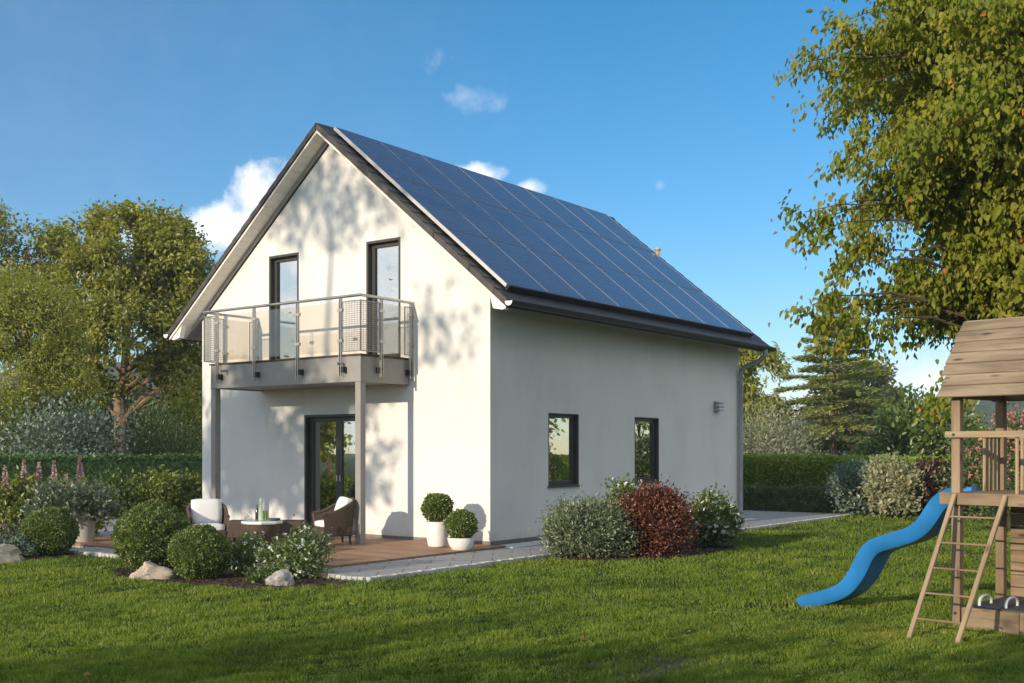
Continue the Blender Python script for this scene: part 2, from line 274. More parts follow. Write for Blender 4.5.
class MB:
    """collects shapes and links them as one mesh object"""
    def __init__(s): s.v = []; s.f = []; s.g = []; s.mi = []; s.cur = 0
    def add(s, vs, fs, gs=None):
        b = len(s.v); s.v += [tuple(v) for v in vs]; s.g += [tuple(g) for g in (gs if gs is not None else vs)]
        s.f += [tuple(b + i for i in f) for f in fs]; s.mi += [s.cur] * len(fs); return s
    def beam(s, p0, p1, w, h, up=(0, 0, 1), taper=1.0):
        p0, p1, up = Vector(p0), Vector(p1), Vector(up); d = (p1 - p0); L = d.length; d.normalize()
        side = d.cross(up)
        if side.length < 1e-4: side = d.cross(Vector((1, 0, 0)))
        side.normalize(); u = side.cross(d).normalized()
        vs = []; gs = []; o = (random.uniform(0, 50), random.uniform(0, 50), random.uniform(0, 50))
        for t, p, k in ((0, p0, 1), (L, p1, taper)):
            for a, b in ((-1, -1), (1, -1), (1, 1), (-1, 1)):
                vs.append(p + side * a * w / 2 * k + u * b * h / 2 * k); gs.append((o[0] + t, o[1] + a * w / 2, o[2] + b * h / 2))
        return s.add(vs, [(0, 1, 2, 3)[::-1], (4, 5, 6, 7), (0, 1, 5, 4), (1, 2, 6, 5), (2, 3, 7, 6), (3, 0, 4, 7)], gs)
    def box(s, x0, y0, z0, x1, y1, z1):
        vs = [(x, y, z) for z in (z0, z1) for x, y in ((x0, y0), (x1, y0), (x1, y1), (x0, y1))]
        return s.add(vs, [(3, 2, 1, 0), (4, 5, 6, 7), (0, 1, 5, 4), (1, 2, 6, 5), (2, 3, 7, 6), (3, 0, 4, 7)])
    def tube(s, pts, rad, n=8, cap=True):
        pts = [Vector(p) for p in pts]; m = len(pts)
        if not hasattr(rad, '__len__'): rad = [rad] * m
        vs, gs, fs = [], [], []; t0 = None; run = 0; o = random.uniform(0, 50)
        for i, p in enumerate(pts):
            d = (pts[min(i + 1, m - 1)] - pts[max(i - 1, 0)]).normalized()
            if t0 is None:
                a = Vector((0, 0, 1)) if abs(d.z) < .9 else Vector((1, 0, 0)); t0 = d.cross(a).normalized()
            else: t0 = (t0 - d * t0.dot(d)).normalized()
            t1 = d.cross(t0)
            if i: run += (p - pts[i - 1]).length
            for k in range(n):
                a = 2 * math.pi * k / n; vs.append(p + (t0 * math.cos(a) + t1 * math.sin(a)) * rad[i]); gs.append((o + run, math.cos(a) * rad[i], math.sin(a) * rad[i]))
        for i in range(m - 1):
            for k in range(n): fs.append((i * n + k, i * n + (k + 1) % n, (i + 1) * n + (k + 1) % n, (i + 1) * n + k))
        if cap: fs += [tuple(range(n))[::-1], tuple((m - 1) * n + k for k in range(n))]
        return s.add(vs, fs, gs)
    def lathe(s, prof, c=(0, 0, 0), n=24):
        vs, fs = [], []
        for r, z in prof:
            for k in range(n):
                a = 2 * math.pi * k / n; vs.append((c[0] + r * math.cos(a), c[1] + r * math.sin(a), c[2] + z))
        for i in range(len(prof) - 1):
            for k in range(n): fs.append((i * n + k, i * n + (k + 1) % n, (i + 1) * n + (k + 1) % n, (i + 1) * n + k))
        if prof[0][0] > 1e-4: fs.append(tuple(range(n))[::-1])
        if prof[-1][0] > 1e-4: fs.append(tuple((len(prof) - 1) * n + k for k in range(n)))
        return s.add(vs, fs)
    def prism(s, poly, z0, z1):
        n = len(poly); vs = [(x, y, z0) for x, y in poly] + [(x, y, z1) for x, y in poly]
        return s.add(vs, [tuple(range(n))[::-1], tuple(range(n, 2 * n))] + [(i, (i + 1) % n, n + (i + 1) % n, n + i) for i in range(n)])
    def build(s, name, mat, parent=None, smooth=False, bevel=0, seg=1, split=None):
        if split:                  # separate pieces become separate objects
            out = {}; V = np.array(s.v)
            for f, m_ in zip(s.f, s.mi):
                k = split(V[list(f)].mean(0)) if callable(split) else split
                b, mp = out.setdefault(k, (MB(), {}))
                for i in f:
                    if i not in mp: mp[i] = len(b.v); b.v.append(s.v[i]); b.g.append(s.g[i])
                b.f.append(tuple(mp[i] for i in f)); b.mi.append(m_)
            return [b.build(name, mat, parent, smooth, bevel, seg) for b, _ in out.values()]
        me = bpy.data.meshes.new(name); me.from_pydata(s.v, [], s.f); me.update()
        a = me.attributes.new('grain', 'FLOAT_VECTOR', 'POINT'); a.data.foreach_set('vector', np.array(s.g, np.float32).ravel())
        if max(s.mi, default=0): me.polygons.foreach_set('material_index', s.mi)
        if smooth: me.polygons.foreach_set('use_smooth', [True] * len(me.polygons)); 
        o = link(name, me, mat, parent)
        if smooth: me.set_sharp_from_angle(angle=R(40))
        if bevel:
            b = o.modifiers.new('edge', 'BEVEL'); b.width = bevel; b.segments = seg; b.limit_method = 'ANGLE'; b.angle_limit = R(40)
        return o

def raw_mesh(name, V, faces, rnd_per_face, mat, parent=None, mat_index=None):
    """V (n,3); faces: list of (k,m) int arrays (all faces with m corners); rnd_per_face concatenated in that order"""
    me = bpy.data.meshes.new(name); me.vertices.add(len(V)); me.vertices.foreach_set('co', np.asarray(V, np.float32).ravel())
    nl = sum(f.size for f in faces); nf = sum(len(f) for f in faces)
    me.loops.add(nl); me.polygons.add(nf)
    me.loops.foreach_set('vertex_index', np.concatenate([f.ravel() for f in faces]).astype(np.int32))
    starts = []; o = 0
    for f in faces:
        starts.append(o + np.arange(len(f)) * f.shape[1]); o += f.size
    me.polygons.foreach_set('loop_start', np.concatenate(starts).astype(np.int32))
    me.update(calc_edges=True)
    a = me.attributes.new('rnd', 'FLOAT', 'FACE'); a.data.foreach_set('value', np.asarray(rnd_per_face, np.float32))
    if mat_index is not None: me.polygons.foreach_set('material_index', np.asarray(mat_index, np.int32))
    return link(name, me, mat, parent)

def unit(a): return a / np.maximum(np.linalg.norm(a, axis=1, keepdims=True), 1e-9)
def leaf_geo(P, D, Nn, L, ratio=.6, fold=.18, curl=.15):
    """pointed leaves folded along their midrib: two quads each"""
    n = len(P); D = unit(D); S = unit(np.cross(D, Nn)); U = np.cross(S, D); L = L[:, None]; W = L * ratio / 2
    b = P; t = P + D * L - U * L * curl
    l1 = P + D * L * .30 + S * W + U * W * fold * 2; r1 = P + D * L * .30 - S * W + U * W * fold * 2
    l2 = P + D * L * .66 + S * W * .72 + U * (W * fold * 1.4 - L * curl * .4); r2 = P + D * L * .66 - S * W * .72 + U * (W * fold * 1.4 - L * curl * .4)
    V = np.stack([b, l1, l2, t, r2, r1], 1).reshape(-1, 3); i = np.arange(n)[:, None] * 6
    Fq = np.concatenate([i + np.array([[0, 3, 2, 1]]), i + np.array([[0, 5, 4, 3]])], 1).reshape(-1, 4)
    return V, Fq
def leaf_object(name, P, D, Nn, L, rnd, mat, parent, ratio=.6, fold=.18, curl=.15, core=None):
    V, Fq = leaf_geo(P, D, Nn, L, ratio, fold, curl); r = np.repeat(np.clip(rnd, 0, 1), 2); faces = [Fq]; 
    if core is not None:
        cv, cf = core; faces.append(np.asarray(cf) + len(V)); V = np.concatenate([V, cv]); r = np.concatenate([r, np.full(len(cf), .0)])
        faces = [faces[0], faces[1]]
    return raw_mesh(name, V, faces, r, mat, parent)
def rand_dirs(n):
    v = rng.normal(size=(n, 3)); return unit(v)
def lump_noise(d, seed, k=5, freq=2.2):
    """smooth random field on directions / points, about -1..1"""
    r = np.random.default_rng(seed); out = np.zeros(len(d))
    for i in range(k):
        w = r.normal(size=3) * freq * (1 + .6 * i / k); out += np.sin(d @ w + r.uniform(0, 6.28))
    return out / math.sqrt(k * .5) * .7
def clumps_in_lobes(lobes, n, seed, shell=.55):
    """points in a union of ellipsoids (cx,cy,cz,rx,ry,rz), favouring the outside, with holes"""
    vol = np.array([l[3] * l[4] * l[5] for l in lobes]) ** .75; pick = rng.choice(len(lobes), n * 3, p=vol / vol.sum())
    Lb = np.array(lobes)[pick]; d = rand_dirs(n * 3); r = shell + (1 - shell) * rng.random(n * 3) ** .7
    inner = rng.random(n * 3) < .25; r[inner] *= rng.random(inner.sum()) ** .4
    P = Lb[:, :3] + d * Lb[:, 3:] * (r * (1 + .18 * lump_noise(d * 3 + Lb[:, :3], seed)))[:, None]
    keep = lump_noise(P, seed + 7, 6, 1.1) > -.42
    return P[keep][:n], d[keep][:n]

def tree(name, label, cat, base, lobes, trunk_r, nclump, per, clump_r, leaf, mat, bark, seed, group=None, ratio=.6, trunk_top=None, droop=.35, flat=.75, limbs=26, lean=(0, 0), twist=.25, holes=True, pale=0):
    root = thing(name, label, cat, base, 0, group)
    P, d = clumps_in_lobes(lobes, nclump, seed)
    n = len(P); crown_c = np.array([np.average([l[i] for l in lobes], weights=[l[3] ** 2 for l in lobes]) for i in range(3)])
    # leaves
    cen = np.repeat(P, per, 0); N_ = len(cen)
    off = rng.normal(size=(N_, 3)) * clump_r * .55; off[:, 2] *= flat
    LP = cen + off
    outward = unit(np.repeat(d, per, 0) + off / clump_r * .8)
    D = unit(outward * .7 + rand_dirs(N_) * .8 + np.array([0, 0, -droop])); Nn = unit(np.array([0, 0, 1.0]) * .3 + rand_dirs(N_) * .8 + outward * .75)
    rc = np.clip(.45 + .22 * rng.normal(size=n) + pale, 0, 1)
    rnd = np.repeat(rc, per) * .6 + rng.random(N_) * .4
    leaf_object('crown', LP, D, Nn, leaf * (.7 + .6 * rng.random(N_)), rnd, mat, root, ratio)
    # trunk and limbs
    mb = MB(); top = trunk_top or (crown_c[2] + .3 * max(l[5] for l in lobes))
    rs = random.Random(seed); k = 9; tp = []
    for i in range(k):
        t = i / (k - 1); tp.append(Vector((lean[0] * t + rs.uniform(-1, 1) * trunk_r * .6 * t + crown_c[0] * t * t * .6, lean[1] * t + rs.uniform(-1, 1) * trunk_r * .6 * t + crown_c[1] * t * t * .6, -.1 + t * (top + .1))))
    rad = [trunk_r * (1.35 if i == 0 else 1 - .82 * (i / (k - 1)) ** 1.2) for i in range(k)]
    mb.tube(tp, rad, 9)
    for j in rs.sample(range(n), min(limbs, n)):
        e = Vector(P[j]); hz = e.z - .35 * math.hypot(e.x, e.y)
        i = max(2, min(k - 2, int((hz / top) * (k - 1)))); s0 = tp[i]; r0 = rad[i] * .38
        mid = s0.lerp(e, .5) + Vector((rs.uniform(-1, 1), rs.uniform(-1, 1), rs.uniform(0, 1.2))) * twist * (e - s0).length * .5
        q1 = s0.lerp(mid, .55) + Vector((0, 0, .1)); q2 = mid.lerp(e, .55)
        mb.tube([s0, q1, mid, q2, e], [r0, r0 * .75, r0 * .5, r0 * .3, r0 * .08 + .004], 5, False)
    mb.build('trunk', bark, root, True)
    return root

def bush(name, label, cat, loc, rx, ry, h, n, leaf, mat, seed, group=None, ratio=.6, blossoms=0, bmat=None, bsize=.06, rough=.22, dense=True, up=.4, low=.0, zc=.45, corek=.72, stems=7, curl=.15, clump=None):
    """shrub: leaves on lobed surface clumps, dark leafy core, stems, optional blossoms"""
    root = thing(name, label, cat, loc, 0, group)
    rz_up, rz_dn = h * (1 - zc), h * zc
    nc = clump or max(30, n // 70); d = rand_dirs(nc * 2); d = d[d[:, 2] > -.75][:nc]; nc = len(d)
    rr = 1 + rough * lump_noise(d, seed, 6, 3.2) * .8 + rough * .35 * rng.normal(size=nc)
    inner = rng.random(nc) < .3; rr[inner] *= .55 + .4 * rng.random(inner.sum())
    Rv = np.stack([np.full(nc, rx), np.full(nc, ry), np.where(d[:, 2] > 0, rz_up, rz_dn)], 1)
    C = d * Rv * (rr * .9)[:, None]; C[:, 2] += rz_dn
    per = max(1, n // nc); N_ = nc * per; cr = (rx + ry + h) / 3 * .16
    off = rng.normal(size=(N_, 3)) * cr; LP = np.repeat(C, per, 0) + off; LP[:, 2] = np.maximum(LP[:, 2], .02 + low + .04 * rng.random(N_))
    outw = np.repeat(d, per, 0)
    D = unit(outw * .8 + rand_dirs(N_) * .75 + np.array([0, 0, up])); Nn = unit(outw * .7 + np.array([0, 0, .6]) + rand_dirs(N_) * .6)
    rnd = np.repeat(np.clip(.45 + .22 * rng.normal(size=nc), 0, 1), per) * .55 + rng.random(N_) * .45
    leaf_object('foliage', LP, D, Nn, leaf * (.65 + .7 * rng.random(N_)), rnd, mat, root, ratio, curl=curl)
    mb = MB(); rs = random.Random(seed)
    for j in range(stems):
        e = C[rs.randrange(nc)]; p0 = Vector((rs.uniform(-.12, .12) * rx, rs.uniform(-.12, .12) * ry, -.03)); e = Vector(e)
        m = p0.lerp(e, .5) + Vector((0, 0, .12 * h)); mb.tube([p0, p0.lerp(m, .6), m, e], [.014 + .008 * h, .012, .009, .004], 5, False)
    mb.build('stem', M['twig'], root, True)
    if blossoms:
        j = rng.choice(N_, blossoms); o2 = outw[j]; up_ok = o2[:, 2] > -.35; j = j[up_ok]; o2 = o2[up_ok]
        bp = LP[j] + o2 * cr * .9; pet = 5; q = np.repeat(bp, pet, 0); dd = unit(np.repeat(o2, pet, 0) * .45 + rand_dirs(len(q)))
        leaf_object('blossom', q, dd, unit(np.repeat(o2, pet, 0) + .2 * rand_dirs(len(q))), bsize * (.6 + .5 * rng.random(len(q))), rng.random(len(q)), bmat, root, .85)
    return root

def ball(name, label, cat, loc, r, n, leaf, mat, seed, group=None, squash=.95, parent=None, zc=None, shag=0):
    """clipped box ball: dense shell of small leaves over an inner ball of foliage"""
    zc = r * squash if zc is None else zc
    d = rand_dirs(n); bump_ = 1 + .05 * lump_noise(d, seed, 6, 4) + .035 * lump_noise(d, seed + 3, 8, 14)
    rad = r * (bump_ + shag * (lump_noise(d, seed + 9, 9, 7) * .7 + .5 * rng.normal(size=n))) * (.88 + .12 * rng.random(n) ** .7); P = d * rad[:, None]; P[:, 2] = P[:, 2] * squash + zc
    keep = P[:, 2] > .01; P, d = P[keep], d[keep]; n = len(P)
    D = unit(d * .9 + rand_dirs(n) * .8 + np.array([0, 0, .25])); Nn = unit(d + rand_dirs(n) * .7)
    rnd = np.clip(.45 + .25 * lump_noise(d, seed + 5, 6, 10) + .28 * (rng.random(n) - .5) * 2, 0, 1)
    bm = bmesh.new(); bmesh.ops.create_icosphere(bm, subdivisions=3, radius=r * .88)
    cv = np.array([v.co for v in bm.verts]); cv *= (1 + .05 * lump_noise(unit(cv), seed, 6, 4))[:, None] * (1 - 1.4 * shag); cv[:, 2] = np.maximum(cv[:, 2] * squash + zc, .0); cf = np.array([[v.index for v in f.verts] for f in bm.faces]); bm.free()
    if parent is not None: return leaf_object('foliage', P, D, Nn, leaf * (.7 + .6 * rng.random(n)), rnd, mat, parent, .62, core=(cv, cf))
    o = leaf_object(name, P, D, Nn, leaf * (.7 + .6 * rng.random(n)), rnd, mat, None, .62, core=(cv, cf)); o.location = loc
    return tag(o, label, cat, group)

# house frame of reference
HX, HYY, HTH = -.374, 19.211, R(53.665)
hc, hs_ = math.cos(HTH), math.sin(HTH)
def L2W(x, y, z=0): return Vector((HX + hc * x - hs_ * y, HYY + hs_ * x + hc * y, z))
def W2L(X, Y): return hc * (X - HX) + hs_ * (Y - HYY), -hs_ * (X - HX) + hc * (Y - HYY)
def at(px, py, Y): return Vector(((px - 512) / F * Y, Y, CH + (HY - py) / F * Y))   # point seen at a pixel at a given depth
LZ = -.05                                                                              # lawn level

# ------------------------------------------------------------------ ground, lawn, beds, pavement
def wobble(poly, seed, amp=.06, step=.18):
    r = random.Random(seed); out = []
    for (x0, y0), (x1, y1) in zip(poly, poly[1:] + poly[:1]):
        n = max(2, int(math.hypot(x1 - x0, y1 - y0) / step))
        for i in range(n): out.append((x0 + (x1 - x0) * i / n + r.uniform(-amp, amp), y0 + (y1 - y0) * i / n + r.uniform(-amp, amp)))
    return out
def inside(poly, X, Y):
    P = np.array(poly); r = np.zeros(len(X), bool); j = len(P) - 1
    for i in range(len(P)):
        c = ((P[i, 1] > Y) != (P[j, 1] > Y)); 
        with np.errstate(divide='ignore', invalid='ignore'):
            xx = (P[j, 0] - P[i, 0]) * (Y - P[i, 1]) / (P[j, 1] - P[i, 1]) + P[i, 0]
        r ^= c & (X < xx); j = i
    return r
mb = MB(); gs_ = [-460, -200, -80, -40, -20, -10, 0, 10, 20, 40, 80, 200, 460]
vs = [(x, y, LZ) for y in gs_ for x in gs_]; n = len(gs_)
mb.add(vs, [(j * n + i, j * n + i + 1, (j + 1) * n + i + 1, (j + 1) * n + i) for j in range(n - 1) for i in range(n - 1)])
tag(mb.build('ground', M['ground']), kind='structure')

PAVE = [(-4.68, -1.58), (13.4, -1.58), (13.4, 12.0), (-4.0, 12.0), (-4.0, 5.45), (-4.68, 5.45)]
mb = MB(); mb.prism([tuple(L2W(x, y)[:2]) for x, y in PAVE], LZ - .1, -.002)
o = tag(mb.build('pavement', M['paving']), kind='structure')
mb = MB()      # pale edging stones along the pavement
def edging(p0, p1):
    L = math.dist(p0, p1); k = int(L / .1)
    for i in range(k):
        a, b = (i + .06) / k, (i + .94) / k; q0 = L2W(p0[0] + (p1[0] - p0[0]) * a, p0[1] + (p1[1] - p0[1]) * a, -.028); q1 = L2W(p0[0] + (p1[0] - p0[0]) * b, p0[1] + (p1[1] - p0[1]) * b, -.028)
        dz = random.uniform(-.004, .006); q0.z += dz; q1.z += dz; mb.beam(q0, q1, .08, .075)
edging((-4.72, -1.625), (13.4, -1.625)); edging((-4.725, -1.58), (-4.725, 5.45))
tag(mb.build('kerb', M['kerb'], bevel=.008), kind='structure')
mb = MB(); mb.prism([tuple(L2W(x, y)[:2]) for x, y in [(-.02, -.5), (9.9, -.5), (9.9, -.032), (-.02, -.032)]], -.01, .012)
tag(mb.build('pebble_strip', M['pebble']), kind='structure')

BED_L = [(-4.77, -1.0), (-4.95, -1.72), (-5.75, -1.45), (-6.35, -.55), (-6.45, .5), (-6.3, 1.5), (-5.9, 2.2), (-4.77, 2.5)]
BED_R = [(-.55, -1.68), (-.95, -2.1), (-.5, -2.75), (.25, -3.3), (1.4, -3.5), (2.8, -3.3), (4.1, -2.6), (4.7, -1.68)]
BED_F = [(-4.3, 5.5), (-5.1, 4.3), (-6.0, 4.6), (-6.5, 5.6), (-6.2, 8.5), (-4.2, 9.5)]
BEDS = []
for k, (p, nm) in enumerate(((BED_L, 'soil'), (BED_R, 'soil'), (BED_F, 'soil'))):
    q = [tuple(L2W(x, y)[:2]) for x, y in wobble(p, k + 3, .04)]; BEDS.append(q)
    mb = MB(); mb.prism(q, LZ - .02, LZ + .012)
    tag(mb.build(nm, M['soil']), kind='structure')
DIRT = [(1.07 + math.cos(a) * .55 * (1 + .25 * math.sin(3 * a + 1)), 8.75 + math.sin(a) * .42 * (1 + .3 * math.sin(2 * a))) for a in np.linspace(0, 2 * math.pi, 40, endpoint=False)]
mb = MB(); mb.prism(wobble(DIRT, 9, .03, .05), LZ - .02, LZ + .004); tag(mb.build('dirt', M['dirt']), kind='structure')
# bark chips on the beds
def mulch():
    P = []
    for q in BEDS:
        a = np.array(q); lo, hi = a.min(0), a.max(0); k = int((hi - lo).prod() * 260); X = rng.uniform(lo[0], hi[0], k); Y = rng.uniform(lo[1], hi[1], k); ok = inside(q, X, Y); P.append(np.stack([X[ok], Y[ok], np.full(ok.sum(), LZ + .018)], 1))
    P = np.concatenate(P); n = len(P)
    leaf_object('bark_chips', P, rand_dirs(n) * [1, 1, .25], np.tile([0, 0, 1.0], (n, 1)) + .4 * rand_dirs(n), .02 + .045 * rng.random(n), rng.random(n), leafmat('bark_chip', [(.03, .018, .011), (.07, .042, .026), (.14, .09, .06)], 0, .02), None, .6)['kind'] = 'stuff'
mulch()

def grass():
    n = 620000
    u = rng.random(n); y0, y1, p = 6.2, 34.0, -.9
    Y = (y0 ** p + u * (y1 ** p - y0 ** p)) ** (1 / p); X = (rng.random(n) * 2 - 1) * (Y * .53 + 1.2)
    lx = hc * (X - HX) + hs_ * (Y - HYY); ly = -hs_ * (X - HX) + hc * (Y - HYY)
    mg = .05 * rng.random(n); bad = (lx > -4.79 + mg) & (lx < 13.5) & (ly > -1.69 + mg) & (ly < 12.05)
    for q in BEDS: bad |= inside(q, X, Y)
    bad |= inside(DIRT, X, Y) & (rng.random(n) < .62)
    bad |= (((X - 2.95) / .75) ** 2 + ((Y - 12.25) / .55) ** 2 < rng.random(n)) & (rng.random(n) < .75)
    X, Y = X[~bad], Y[~bad]; n = len(X); Q = np.stack([X, Y, 0 * X], 1)
    f1 = lump_noise(Q, 3, 7, 1.1); f2 = lump_noise(Q, 4, 9, 4.2); f3 = lump_noise(Q, 8, 9, 11)
    hgt = (.030 + .013 * f2 + .010 * f3 + .010 * rng.random(n)).clip(.012, .07) * (1 + .012 * Y)
    w = .0038 + .00034 * Y; th = rng.random(n) * 6.283; s = np.stack([np.cos(th), np.sin(th), 0 * th], 1)
    lean = rand_dirs(n) * [1, 1, 0] * (hgt * (.35 + .7 * rng.random(n)))[:, None]
    B = np.stack([X, Y, np.full(n, LZ - .003)], 1)
    V = np.stack([B - s * w[:, None], B + s * w[:, None], B + lean + np.array([0, 0, 1.0]) * hgt[:, None]], 1).reshape(-1, 3)
    rnd = (.42 + .20 * f1 + .13 * f2 + .10 * f3 + .34 * (rng.random(n) - .5)); dry = rng.random(n) < .03; rnd[dry] = .98
    raw_mesh('grass', V, [np.arange(3 * n).reshape(-1, 3)], rnd.clip(0, 1), M['grass'])['kind'] = 'stuff'
grass()
def weeds():     # scattered fallen leaves on the lawn
    n = 260; Y = rng.uniform(7, 20, n); X = (rng.random(n) * 2 - 1) * Y * .5; lx = hc * (X - HX) + hs_ * (Y - HYY); ly = -hs_ * (X - HX) + hc * (Y - HYY); ok = ~((lx > -4.8) & (ly > -1.7)); X, Y = X[ok], Y[ok]; n = len(X)
    leaf_object('fallen_leaves', np.stack([X, Y, np.full(n, LZ + .045)], 1), rand_dirs(n) * [1, 1, .3], np.tile([0, 0, 1.0], (n, 1)) + .5 * rand_dirs(n), .03 + .035 * rng.random(n), rng.random(n), leafmat('fallen_leaf', [(.10, .05, .02), (.22, .14, .05), (.30, .24, .10)], .2, .03), None, .65)['kind'] = 'stuff'
weeds()

# ------------------------------------------------------------------ house
W_, L_, HS, ZP = 7.689, 9.924, 4.385, 7.541
SL = (ZP - HS) / (W_ / 2)
house = thing('house', 'white plastered gable house with solar roof and steel balcony', 'house', (HX, HYY, 0), HTH)
GW = [(4.735, 5.599), (2.059, 2.915)]; GWZ = (3.30, 5.543)
DOOR = (2.97, 4.578, .06, 2.338)
SW = [(1.761, 2.784), (4.91, 5.934)]; SWZ = (.988, 2.34)

def prism_x(poly, x0, x1):
    n = len(poly); me = bpy.data.meshes.new('tmp'); me.from_pydata([(x0, y, z) for y, z in poly] + [(x1, y, z) for y, z in poly], [], [tuple(range(n)), tuple(range(n, 2 * n))[::-1]] + [(i, i + n, (i + 1) % n + n, (i + 1) % n) for i in range(n)])
    bm = bmesh.new(); bm.from_mesh(me); bmesh.ops.recalc_face_normals(bm, faces=bm.faces); bm.to_mesh(me); bm.free(); me.update()
    o = bpy.data.objects.new('tmp', me); COL.objects.link(o); return o
def shell():
    outer = prism_x([(0, -.1), (W_, -.1), (W_, HS), (W_ / 2, ZP), (0, HS)], 0, L_)
    t = .28; cuts = [prism_x([(t, .02), (W_ - t, .02), (W_ - t, 2.62), (t, 2.62)], t, L_ - t),
                     prism_x([(t, 2.90), (W_ - t, 2.90), (W_ - t, HS - .1), (W_ / 2, ZP - .35), (t, HS - .1)], t, L_ - t)]
    def boxcut(x0, x1, y0, y1, z0, z1): cuts.append(prism_x([(y0, z0), (y1, z0), (y1, z1), (y0, z1)], x0, x1))
    for a, b in GW: boxcut(-.2, .5, a, b, *GWZ)
    boxcut(-.2, .5, DOOR[0], DOOR[1], DOOR[2], DOOR[3])
    for a, b in SW: boxcut(a, b, -.2, .5, *SWZ)
    for c in cuts:
        m = outer.modifiers.new('cut', 'BOOLEAN'); m.operation = 'DIFFERENCE'; m.object = c; m.solver = 'EXACT'
    dg = bpy.context.evaluated_depsgraph_get(); me = bpy.data.meshes.new_from_object(outer.evaluated_get(dg))
    for q in cuts + [outer]: bpy.data.objects.remove(q)
    me.name = 'wall'; me.materials.clear()
    return link('wall', me, M['plaster'], house)
shell()
mb = MB(); e = .004
mb.box(-e, -e, -.12, L_ + e, 0 - .0005, .085); mb.box(-e, W_ + .0005, -.12, L_ + e, W_ + e, .085); mb.box(-e, 0, -.12, -.0005, DOOR[0] - .0, .085); mb.box(-e, DOOR[1], -.12, -.0005, W_, .085); mb.box(L_ + .0005, 0, -.12, L_ + e, W_, .085)
mb.build('plinth', M['plinth'], house)

# windows: lining and sash in one frame, pane, sill
def window(name, a, b, z0, z1, axis, parent, depth=.15, mull=None, sill=True, lining=.035, sash=.075, handle=False):
    def bx(m, u0, u1, w0, w1, d0, d1):       # u along the wall, w height, d depth into the wall
        if axis == 'x': m.box(d0, u0, w0, d1, u1, w1)
        else: m.box(u0, d0, w0, u1, d1, w1)
    f = MB(); l = lining
    bx(f, a, a + l, z0, z1, -.006, depth); bx(f, b - l, b, z0, z1, -.006, depth); bx(f, a + l, b - l, z1 - l, z1, -.006, depth); bx(f, a + l, b - l, z0, z0 + l, -.006, depth)
    d0, d1 = depth - .075, depth - .005
    fo = f.build('window_frame' if name != 'patio_door' else 'door_frame', M['frame'], parent, bevel=.004)
    segs = [(a + l, b - l)] if mull is None else [(a + l, mull), (mull, b - l)]
    for u0, u1 in segs:
        s = MB(); q0, q1 = z0 + l, z1 - l; g = .002
        bx(s, u0 + g, u0 + sash, q0 + g, q1 - g, d0, d1); bx(s, u1 - sash, u1 - g, q0 + g, q1 - g, d0, d1); bx(s, u0 + sash, u1 - sash, q1 - sash, q1 - g, d0, d1); bx(s, u0 + sash, u1 - sash, q0 + g, q0 + sash * 1.15, d0, d1)
        so = s.build('sash', M['frame'], parent, bevel=.004)
        p = MB(); bx(p, u0 + sash - .004, u1 - sash + .004, q0 + sash, q1 - sash + .004, d0 + .028, d0 + .036); p.build('pane', M['glass'], parent)
        if handle:
            h = MB(); hz = z0 + 1.05; uu = u1 - sash / 2 if u0 < (a + b) / 2 - .1 else u0 + sash / 2; h.beam(Vector((d0 - .012, uu, hz + .06)), Vector((d0 - .012, uu, hz - .06)), .03, .012); h.build('handle', M['steel'], parent)
    if sill:
        s = MB(); bx(s, a - .03, b + .05, z0 - .03, z0 - .002, -.055, .02); s.build('sill', M['frame'], parent, bevel=.004)
def part_empty(name, parent):
    o = bpy.data.objects.new(name, None); COL.objects.link(o); o.parent = parent; o.empty_display_size = .1; return o
for a, b in SW: window('window', a, b, *SWZ, 'y', part_empty('window', house), lining=.022, sash=.062)
for a, b in GW: window('window', a, b, *GWZ, 'x', part_empty('french_window', house), sill=False, lining=.05, depth=.17)
window('patio_door', DOOR[0], DOOR[1], DOOR[2], DOOR[3], 'x', part_empty('patio_door', house), sill=False, mull=3.73, sash=.085, lining=.05, depth=.17, handle=True)
# interior floors and partitions the windows let one see
mb = MB(); mb.box(.285, .285, .02, L_ - .285, W_ - .285, .04); mb.box(.285, .285, 2.90, L_ - .285, W_ - .285, 2.92); mb.build('floor', M['interiorfloor'], house)
mb = MB(); mb.box(2.9, .285, .042, 3.0, W_ - .285, 2.618); mb.box(2.6, .285, 2.922, 2.7, W_ - .285, 4.25); mb.box(3.6, .285, .043, 3.7, 2.6, 2.617); mb.build('partition', M['interior'], house)

# roof
OV1, OV2, YE = .375, .41, -.62
ZR, ZE = 7.816, 4.146
RX0, RX1 = -OV1, L_ + OV2
def rz(y, off=0): return ZR + off - .8218 * (W_ / 2 - (y if y <= W_ / 2 else W_ - y))
nrm = Vector((0, -.8218, 1)).normalized()     # right slope: normal points to -y
cosr = 1 / math.hypot(1, .8218)
roof = MB()
NC = 17
def slope(side):
    """tile courses, each a row of overlapping tiles; side=+1 is the slope over y<W/2"""
    run = (W_ / 2 - YE); step = run / NC
    for i in range(NC):
        ya, yb = YE + i * step - .03, YE + (i + 1) * step      # lower edge, upper edge
        tw = (RX1 - RX0) / 34
        for j in range(34):
            x0, x1 = RX0 + j * tw + .003, RX0 + (j + 1) * tw - .003; dz = random.uniform(-.003, .003)
            za, zb = rz(ya) + .028 + dz, rz(yb) + .004
            v = [(x0, ya, za), (x1, ya, za), (x1, yb, zb), (x0, yb, zb), (x0, ya, za - .032), (x1, ya, za - .032), (x1, yb, zb - .03), (x0, yb, zb - .03)]
            if side < 0: v = [(x, W_ - y, z) for x, y, z in v]
            f = [(0, 1, 2, 3), (7, 6, 5, 4), (0, 4, 5, 1), (1, 5, 6, 2), (2, 6, 7, 3), (3, 7, 4, 0)]
            roof.add(v, f if side > 0 else [q[::-1] for q in f])
slope(1); slope(-1)
